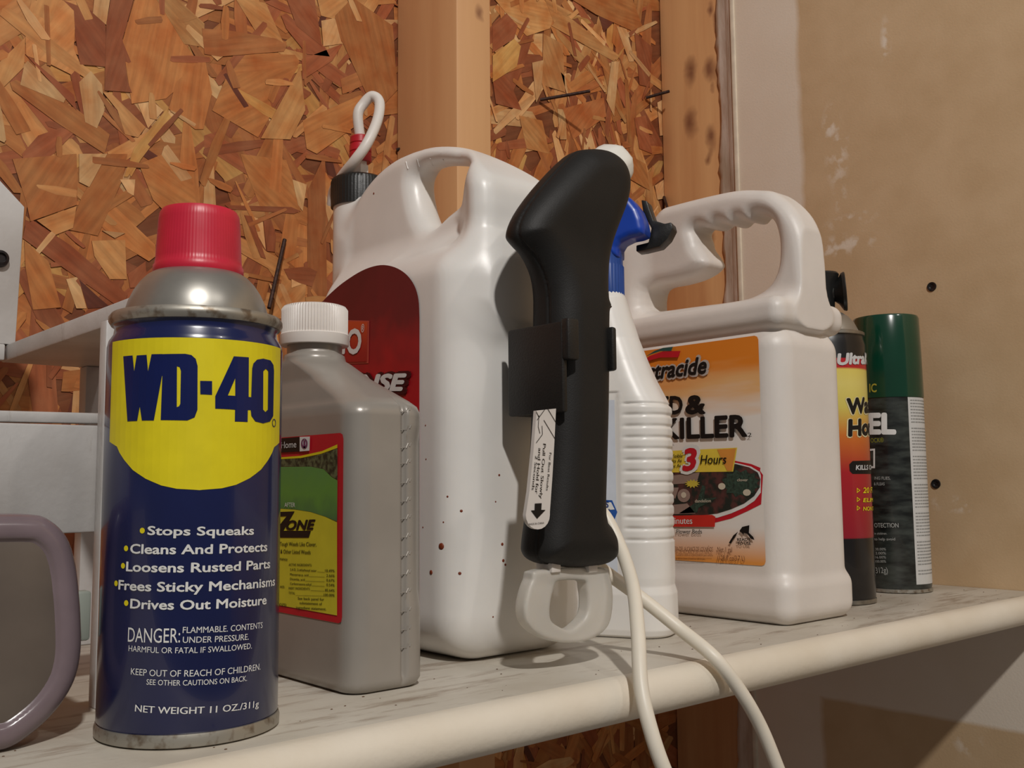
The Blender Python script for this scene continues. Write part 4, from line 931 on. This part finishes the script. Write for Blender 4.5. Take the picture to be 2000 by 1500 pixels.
cr = N(t, 'ShaderNodeValToRGB'); t.links.new(mr.outputs[0], cr.inputs[0]); cr.color_ramp.elements[0].position = .0; cr.color_ramp.elements[0].color = lin((232, 226, 219)); cr.color_ramp.elements[1].position = .75; cr.color_ramp.elements[1].color = lin((226, 132, 40))
x_ = cr.color_ramp.elements.new(.35); x_.color = lin((232, 180, 120))
mr2 = N(t, 'ShaderNodeMapRange'); mr2.inputs[1].default_value = .063; mr2.inputs[2].default_value = .040; t.links.new(sp.outputs[2], mr2.inputs[0])
mx = N(t, 'ShaderNodeMixRGB'); t.links.new(mr2.outputs[0], mx.inputs[0]); t.links.new(cr.outputs[0], mx.inputs[1]); mx.inputs[2].default_value = lin((226, 150, 72)); t.links.new(mx.outputs[0], b.inputs['Base Color'])
r = .003
kl = Print(S, .0004).poly([(sL, tB), (sR - r, tB), (sR - .3 * r, tB + .3 * r), (sR, tB + r), (sR, tT - r), (sR - .3 * r, tT - .3 * r), (sR - r, tT), (sL, tT)]).make('label', ORL, kj, 'orange and white front label')
P0 = lambda off: Print(S, off)
# picture oval with red band
def lens(top, bot): return [c9(*p) for p in top + bot]
P0(.0006).px(lens([(100, 800), (560, 770), (660, 795), (760, 815), (815, 838), (812, 855), (830, 880)], [(825, 960), (819, 1055), (740, 1095), (640, 1140), (555, 1162), (450, 1175), (100, 1175)])).make('red_band', I_RED, kl)
P0(.0008).px(lens([(100, 815), (560, 790), (680, 810), (760, 830), (812, 862), (819, 885)], [(818, 985), (780, 1035), (720, 1075), (640, 1110), (560, 1135), (430, 1150), (100, 1150)])).make('white_band', I_WHITE, kl)
P0(.0010).px(lens([(100, 830), (560, 805), (670, 815), (750, 835), (800, 865), (817, 905)], [(812, 955), (780, 1005), (720, 1050), (640, 1085), (560, 1110), (430, 1125), (100, 1125)])).make('garden_picture', mat('garden_print', (84, 48, 46), .5, rgb2=(28, 38, 34), scale=160, lo=.42, hi=.6), kl)
pr = P0(.0012); pr.px([c9(100, 905), c9(455, 865), c9(430, 950), c9(380, 930), c9(100, 950)], ); pr.px([c9(100, 960), c9(330, 955), c9(310, 1020), c9(100, 1030)]); pr.px([c9(280, 1060), c9(380, 1050), c9(430, 1110), c9(280, 1115)])
pr.px([c9(360 + 38 * math.cos(a), 1003 + 40 * math.sin(a)) for a in [k * PI / 8 for k in range(16)]]); pr.make('stone_picture', ink('stone', (150, 128, 118)), kl)
pr = P0(.0012); pr.px([c9(700 + (120 if k % 2 else 95) * math.cos(k * PI / 12), 930 + (85 if k % 2 else 65) * math.sin(k * PI / 12)) for k in range(24)]); pr.px([c9(330, 1110), c9(440, 1040), c9(470, 940), c9(490, 950), c9(480, 1020), c9(560, 1015), c9(450, 1075), c9(440, 1105), c9(360, 1110)]); pr.make('leaf_picture', mat('leaf_print', (52, 78, 66), .5, rgb2=(28, 44, 38), scale=500), kl)
pr = P0(.0014); pr.px([c9(412 + (48 if k % 2 else 30) * math.cos(k * PI / 12), 932 + (28 if k % 2 else 16) * math.sin(k * PI / 12)) for k in range(24)]); pr.make('dandelion_picture', ink('flower', (205, 185, 70)), kl)
pr = P0(.0014); pr.px([c9(588 + 22 * math.cos(k * PI / 6), 948 + 20 * math.sin(k * PI / 6)) for k in range(12)]); pr.px([c9(738 + 24 * math.cos(k * PI / 6), 985 + 20 * math.sin(k * PI / 6)) for k in range(12)]); pr.px([c9(360 + 16 * math.cos(k * PI / 6), 1000 + 18 * math.sin(k * PI / 6)) for k in range(12)])
pr.text('clover', c9(680, 918), c9(744, 918), 18 / 3.06, .01); pr.text('dandelion', c9(428, 1045), c9(523, 1043), 20 / 3.06, .01); pr.make('pale_print', ink('clover', (205, 195, 175)), kl)
P0(.0012).px([c9(100, 745), c9(679, 717), c9(655, 860), c9(100, 868)]).make('yellow_banner', ink('banner', (232, 206, 74)), kl)
pr = P0(.0014); pr.px([c9(560, 728), c9(672, 722), c9(650, 855), c9(620, 856)]); pr.make('banner_end', ink('banner_end', (224, 150, 66)), kl)
P0(.0014).px([c9(100, 1128), c9(530, 1118), c9(550, 1130), c9(546, 1190), c9(100, 1188)]).make('red_banner', ink('banner_red', (205, 50, 40)), kl)
pr = P0(.0016); pr.text('Minutes', c9(275, 1172), c9(413, 1172), 40 / 3.06, .01)
pr.px([c9(300, 208), c9(345, 205), c9(478, 195), c9(500, 185), c9(485, 290), c9(340, 325), c9(150, 340), c9(120, 300), c9(125, 240)]) if False else None
pr.text('3', c9(357, 860), c9(450, 848), 142 / 3.06, .10, .2); pr.make('white_print', I_WHITE, kl)
pr = P0(.0014); pr.text('ctracide', c9(143, 316), c9(506, 272), 104 / 3.06, .085, .25); pr.text('e', c9(95, 318), c9(150, 312), 72 / 3.06, .085, .25); pr.make('logo_outline', ink('logo_grey', (190, 180, 172)), kl)
pr = P0(.0018)
pr.text('ctracide', c9(148, 310), c9(498, 270), 96 / 3.06, .03, .25); pr.text('e', c9(100, 312), c9(146, 308), 66 / 3.06, .03, .25)
pr.text('ED', c9(225, 515), c9(352, 514), 105 / 3.06, .035); pr.text('&', c9(378, 513), c9(487, 512), 110 / 3.06, .04)
pr.text('KILLER', c9(240, 665), c9(738, 648), 122 / 3.06, .032); pr.text('2', c9(746, 652), c9(768, 651), 24 / 3.06, .01)
for s_, p, q, h, bo, sh in (('Visible', (290, 778), (356, 775), 22, .01, .2), ('ults As', (284, 808), (351, 803), 22, .01, .2), ('Fast As', (276, 838), (346, 833), 22, .01, .2), ('Hours', (462, 815), (618, 812), 56, .01, .2), ('& Flower Beds', (292, 1230), (472, 1230), 26, .01, 0),
                      ('READY', (683, 1275), (762, 1273), 18, .02, 0), ('TO USE', (683, 1298), (764, 1297), 18, .02, 0), ('ons.', (276, 706), (305, 705), 14, 0, 0)):
    pr.text(s_, c9(*p), c9(*q), h / 3.06, bo, sh)
pr.px([c9(695, 1215), c9(712, 1190), c9(755, 1180), c9(752, 1225), c9(778, 1250), c9(785, 1268), c9(765, 1262), c9(742, 1232), c9(722, 1225), c9(720, 1240), c9(712, 1228)])
pr.px([c9(632, 1285), c9(660, 1240), c9(688, 1218), c9(670, 1250), c9(655, 1270), c9(645, 1290)])
pr.make('black_print', I_BLACK, kl)
pr = P0(.0018)
for s_, p, q, h in (('FUERA DEL ALCANCE DE LOS NI\u00d1OS', (292, 1335), (538, 1338), 28), ('Net 1 gal', (565, 1340), (652, 1342), 32), ('(128 fl oz/3.7 L)', (565, 1390), (728, 1394), 32), ('Consulte el rotulo en la parte posterior para conocer', (315, 1364), (538, 1366), 13), ('las declaraciones preventivas adicionales.', (315, 1385), (492, 1388), 13), ('N', (294, 1380), (305, 1380), 24)):
    pr.text(s_, c9(*p), c9(*q), h / 3.06)
pr.make('brown_print', I_BROWN, kl)
pr = P0(.0019); pr.text('3', c9(362, 852), c9(443, 842), 125 / 3.06, .04, .2); pr.px([c9(95, 215), c9(160, 170), c9(240, 142), c9(345, 140), c9(330, 178), c9(220, 180), c9(150, 200)]); pr.make('red_print', I_RED, kl)
pr = P0(.0021); pr.px([c9(130, 178), c9(190, 140), c9(240, 122), c9(300, 115), c9(290, 140), c9(225, 142), c9(170, 160)]); pr.make('swoosh', I_TEAL, kl)

# ------------------------------------------------------------------ wasp spray can
PC = (.7120, .431); PR = .0312
wc = thing('insect_spray_can', (PC[0], PC[1], 0), 'red and yellow insect spray can with black nozzle behind the gallon jug', 'spray can')
CAN2 = zgrad(mat('wasp_print', (160, 30, 40), .3, coat=.2), [(.0, (22, 20, 22)), (.0497, (22, 20, 22)), (.0505, (150, 28, 44)), (.100, (170, 32, 40)), (.128, (200, 110, 40)), (.150, (205, 190, 90)), (.168, (215, 200, 110)), (.1795, (214, 196, 96)), (.180, (176, 26, 36)), (.1875, (176, 26, 36)), (.188, (20, 20, 22)), (.215, (20, 20, 22))])
lathe('can_body', (PC[0], PC[1], 0), [(PR - .001, .003), (PR, .005), (PR, .200), (PR - .0012, .2045), (PR - .0016, .207)], CAN2, wc, 96)
lathe('base_rim', (PC[0], PC[1], 0), [(.026, .0002), (PR - .001, 0), (PR + .0005, .0008), (PR + .0004, .0036), (PR - .001, .004)], STEEL, wc, 64)
lathe('top_rim', (PC[0], PC[1], 0), [(PR - .002, .2065), (PR - .0002, .2075), (PR - .0002, .2098), (PR - .002, .2106), (PR - .004, .209)], STEEL, wc, 96)
lathe('dome', (PC[0], PC[1], 0), [(.027, .209), (.0262, .213), (.0235, .2185), (.0195, .2235), (.0155, .2265), (.012, .2275)], SILVER, wc, 64)
lathe('actuator', (PC[0], PC[1], 0), [(.010, .2265), (.0095, .232), (.0098, .240), (.0115, .250), (.0135, .2585), (.0125, .2600), (.004, .2595)], BLACKP, wc, 48)
bm = bmesh.new(); ax_ = (RT * .93 + FW * -.28 + UP * .05).normalized(); q = ax_.to_track_quat('Z', 'Y'); o0 = Vector((PC[0], PC[1], .2435)); rings = []
for t_, r_ in ((.002, .0065), (.009, .0070), (.0125, .0100), (.0155, .0150), (.0175, .0158), (.0182, .0154), (.0172, .0140), (.0130, .0060)):
    rings.append([bm.verts.new(o0 + q @ Vector((r_ * math.cos(2 * PI * k / 40), r_ * math.sin(2 * PI * k / 40), t_))) for k in range(40)])
for a, b in zip(rings, rings[1:]):
    for k in range(40): bm.faces.new((a[k], a[(k + 1) % 40], b[(k + 1) % 40], b[k]))
bm.faces.new(rings[0]); bm.faces.new(rings[-1]); auto(from_bm('nozzle_horn', bm, BLACKP, wc))
S = CylS(PC, PR)
def c8(x, y): return (1560 + x / 2.143, 500 + y / 2.143)
pr = Print(S, .0002); pr.px([c8(225, 858), c8(330, 855), c8(330, 912), c8(225, 912), c8(213, 900), c8(211, 872)]); pr.make('black_panel', I_BLACK, wc)
pr = Print(S, .0002); pr.text('Was', c8(208, 662), c8(316, 655), 66 / 2.143, .085, .12); pr.text('Hor', c8(208, 754), c8(316, 748), 70 / 2.143, .085, .12); pr.make('pale_outline', ink('cream', (222, 212, 170)), wc)
pr = Print(S, .0004); pr.text('Was', c8(210, 660), c8(314, 652), 64 / 2.143, .05, .12); pr.text('Hor', c8(210, 752), c8(314, 745), 68 / 2.143, .05, .12); pr.make('black_print', I_BLACK, wc)
pr = Print(S, .0004); pr.text('UltraK', c8(165, 455), c8(318, 450), 46 / 2.143, .05, .2); pr.text('KILLS ON', c8(238, 895), c8(330, 893), 20 / 2.143, .03, .15); pr.make('silver_print', ink('silver', (205, 205, 205)), wc)
pr = Print(S, .0004)
for s_, y in (('20 FT', 992), ('ELIMI', 1030), ('NON ST', 1066)): pr.text(s_, c8(268, y), c8(322 if s_ != 'NON ST' else 326, y - 2), 24 / 2.143 if y < 1000 else 17 / 2.143, .02, .15); pr.px([c8(242, y - 22), c8(256, y - 11), c8(242, y)], [c8(244.5, y - 17), c8(252, y - 11), c8(244.5, y - 5)])
pr.make('yellow_print', I_YEL, wc)

# ------------------------------------------------------------------ green capped repellent can
RC = (.8170, .434); RR = .0277
rc = thing('repellent_can', (RC[0], RC[1], 0), 'tall repellent can with dark green cap and forest print nearest the wall', 'spray can')
zc = .1635
FOR = mat('forest_print', (64, 70, 66), .32, rgb2=(18, 22, 22), scale=1, stretch=(60, 60, 190), lo=.36, hi=.72, coat=.2)
lathe('can_body', (RC[0], RC[1], 0), [(RR - .001, .003), (RR, .005), (RR, zc)], FOR, rc, 96)
lathe('base_rim', (RC[0], RC[1], 0), [(.022, .0002), (RR - .001, 0), (RR + .0006, .0008), (RR + .0005, .0032), (RR - .001, .0036)], RUSTY, rc, 64)
GCAP = mat('green_plastic', (10, 62, 44), .2, var=.05, coat=.4, sss=0)
lathe('cap', (RC[0], RC[1], 0), [(RR + .0006, zc), (RR + .0008, zc + .001), (RR + .0003, .205), (RR - .0003, .2325), (RR - .0012, .2345), (RR - .003, .2350), (RR - .004, .2340), (.004, .2335)], GCAP, rc, 96)
S = CylS(RC, RR)
t1 = zc - .0004; s1 = S.st(*c8(470, 900))[0]
pn = Print(S, .0002).rect(s1, .0075, s1 + .030, t1).make('info_panel', ink('panel', (206, 206, 204)), rc, 'white panel of fine print')
pr = Print(S, .0004); rows = 56
for i in range(rows):
    t_ = t1 - .003 - i * (t1 - .016) / rows
    if i % 9 == 8: continue
    x = s1 + .0022
    while x < s1 + .0265:
        w_ = random.uniform(.0012, .0038); pr.rect(x, t_, min(x + w_, s1 + .027), t_ + .0009); x += w_ + .0006
pr.make('fine_print', I_GREY, pn)['kind'] = 'stuff'
pr = Print(S, .0003); pr.text('EL', c8(298, 742), c8(402, 742), 84 / 2.143, .05); pr.px([c8(296, 808), c8(320, 806), c8(320, 888), c8(296, 888)], [c8(298, 816), c8(313, 814), c8(313, 880), c8(298, 880)]); pr.make('white_print', I_WHITE, rc)
pr = Print(S, .0003); pr.text('OTECTION', c8(318, 1136), c8(418, 1136), 19 / 2.143, .01); pr.text('(312g)', c8(318, 1328), c8(374, 1326), 25 / 2.143); pr.text('ING FLIES,', c8(318, 936), c8(384, 936), 13 / 2.143); pr.text('& FLEAS', c8(316, 960), c8(360, 960), 13 / 2.143)
for y, s_ in ((1232, '30.00%'), (1249, '2.00%'), (1266, '16.00%'), (1283, '100.00%')): pr.text(s_, c8(322, y), c8(366, y), 11 / 2.143)
pr.text('in children.', c8(318, 1166), c8(370, 1166), 10 / 2.143); pr.text('to help avoid', c8(318, 1190), c8(404, 1190), 12 / 2.143); pr.make('grey_print', ink('pale_grey', (170, 172, 168)), rc)
pr = Print(S, .0003); pr.text('OCK\u00ae', c8(302, 781), c8(356, 779), 19 / 2.143); pr.make('olive_print', ink('olive', (150, 148, 50)), rc)
S2c = CylS(RC, RR + .0008)
pr = Print(S2c, .0003); pr.text('IC', c8(297, 570), c8(326, 569), 36 / 2.143, .02); pr.make('yellow_print', ink('dull_yellow', (176, 164, 60)), rc)

# ------------------------------------------------------------------ white wooden rack at the left
WPAINT = shelf_mat('worn_white_paint', (206, 204, 202), (180, 176, 172), (120, 100, 84), .62, .76, (90, 90, 14))
rk = thing('wooden_rack', (.10, .50, 0), 'small rack of worn white painted slats at the left end of the shelf', 'rack')
a = at_u(250, 592, .16); zt_ = .178
box('top_board', (.160, .434, .1680), (.215, .640, .1775), WPAINT, rk, .0008)
box('back_post', (.205, .628, .0), (.215, .640, .1679), WPAINT, rk, .0008)
box('post', (.1535, .446, .0), (.1612, .454, .1679), WPAINT, rk, .0008)
box('wide_slat', (-.06, .4545, .0745), (.1612, .4625, .1215), WPAINT, rk, .001)
box('thin_slat', (-.06, .4560, .1225), (.1612, .4640, .1272), WPAINT, rk, .001, M=Matrix.Translation((.16, .46, .125)) @ Matrix.Rotation(math.radians(-.6), 4, 'Y') @ Matrix.Translation((-.16, -.46, -.125)))
box('rear_slat', (-.06, .628, .1679), (.159, .640, .1775), WPAINT, rk, .001)
box('left_post', (-.060, .4545, 0), (-.050, .4640, .0744), WPAINT, rk, .0008)
VB = .629
q = [at_v(x, y, VB) for x, y in ((48, 404), (38, 660), (-120, 672), (-120, 300), (-20, 332), (0, 352))]
q[1].z = .1776; q[2].z = .1776; q[1].x = q[0].x - .002
prism('upright_board', q, (0, .009, 0), WPAINT, rk, .0006)
p = at_v(2, 506, VB)
bm = bmesh.new(); n = 32; rings = []
for r_, d_ in ((.0050, 0), (.0052, -.001), (.0046, -.004), (.0030, -.005), (.0026, -.0035)):
    rings.append([bm.verts.new((p.x - .001 + r_ * math.cos(2 * PI * k / n), p.y + d_ + .0005, p.z + r_ * math.sin(2 * PI * k / n))) for k in range(n)])
for a, b in zip(rings, rings[1:]):
    for k in range(n): bm.faces.new((a[k], a[(k + 1) % n], b[(k + 1) % n], b[k]))
bm.faces.new(rings[0]); bm.faces.new(rings[-1]); auto(from_bm('bolt_head', bm, mat('dark_bolt', (52, 48, 48), .4, .6), rk))

# ------------------------------------------------------------------ smoky plastic mask lens at the far left
PV = .400
SMK = mat('smoky_plastic', (150, 132, 138), .24, var=.15, scale=22, trans=.30, spec=.6)
lens_px = [(60, 1001), (100, 1014), (130, 1045), (146, 1090), (154, 1150), (158, 1215), (157, 1275), (143, 1330), (108, 1385), (60, 1430), (10, 1460), (-60, 1470)]
LP = [(at_v(x, y, PV).x, at_v(x, y, PV).z) for x, y in lens_px]
u_mid = LP[-1][0] - .005
zsh = min(p[1] for p in LP) - .0006
LP = [(u, z - zsh) for u, z in LP]
full = sclosed([(u_mid, max(p[1] for p in LP) + .0005)] + LP + [(2 * u_mid - u, z) for u, z in LP[::-1]], 4)
mk = thing('plastic_visor', (u_mid, PV, 0), 'smoky purple grey rounded plastic visor standing at the left edge', 'visor')
def shell_fn(X, Y, Z):
    x2, z2 = np.meshgrid(X.ravel(), Z.ravel(), indexing='ij'); d2 = sd_poly(x2, z2, full)[:, None, :]
    yf = PV + .004 + .9 * np.maximum(-d2 - .0, 0) * 0
    def rb(dd, h, c, r): qx = dd + r; qy = abs(Y - c) - h + r; return np.sqrt(np.maximum(qx, 0) ** 2 + np.maximum(qy, 0) ** 2) + np.minimum(np.maximum(qx, qy), 0) - r
    outer = rb(d2, .011, PV + .006, .006)
    d = smax(outer, -rb(d2 + .0090, .0030, PV - .0055, .0025), .002)
    inner = rb(d2 + .003, .012, PV + .0125, .003)
    return smax(d, -inner, .0012)
sdf('visor_shell', shell_fn, (2 * u_mid - max(p[0] for p in full) - .003, PV - .010, -.003), (max(p[0] for p in full) + .003, PV + .021, max(p[1] for p in full) + .004), .0011, SMK, mk)
pc_ = (sum(p[0] for p in full) / len(full), sum(p[1] for p in full) / len(full))
PANEL = mat('smoky_panel', (128, 116, 106), .3, var=.12, scale=30, trans=.35, spec=.5)
prism('visor_panel', [(pc_[0] + (u - pc_[0]) * .80, PV - .0030, pc_[1] + (z - pc_[1]) * .80) for u, z in full], (0, .0012, 0), PANEL, mk, .0004, 'greenish brown see-through inner panel')
t0 = at_v(158, 1250, PV + .014); t1_ = at_v(173, 1152, PV + .014)
box('side_tab', (t0.x - .004, PV + .010, t0.z), (t1_.x, PV + .016, t1_.z), mat('pale_green_tab', (158, 164, 154), .4), mk, .0012)
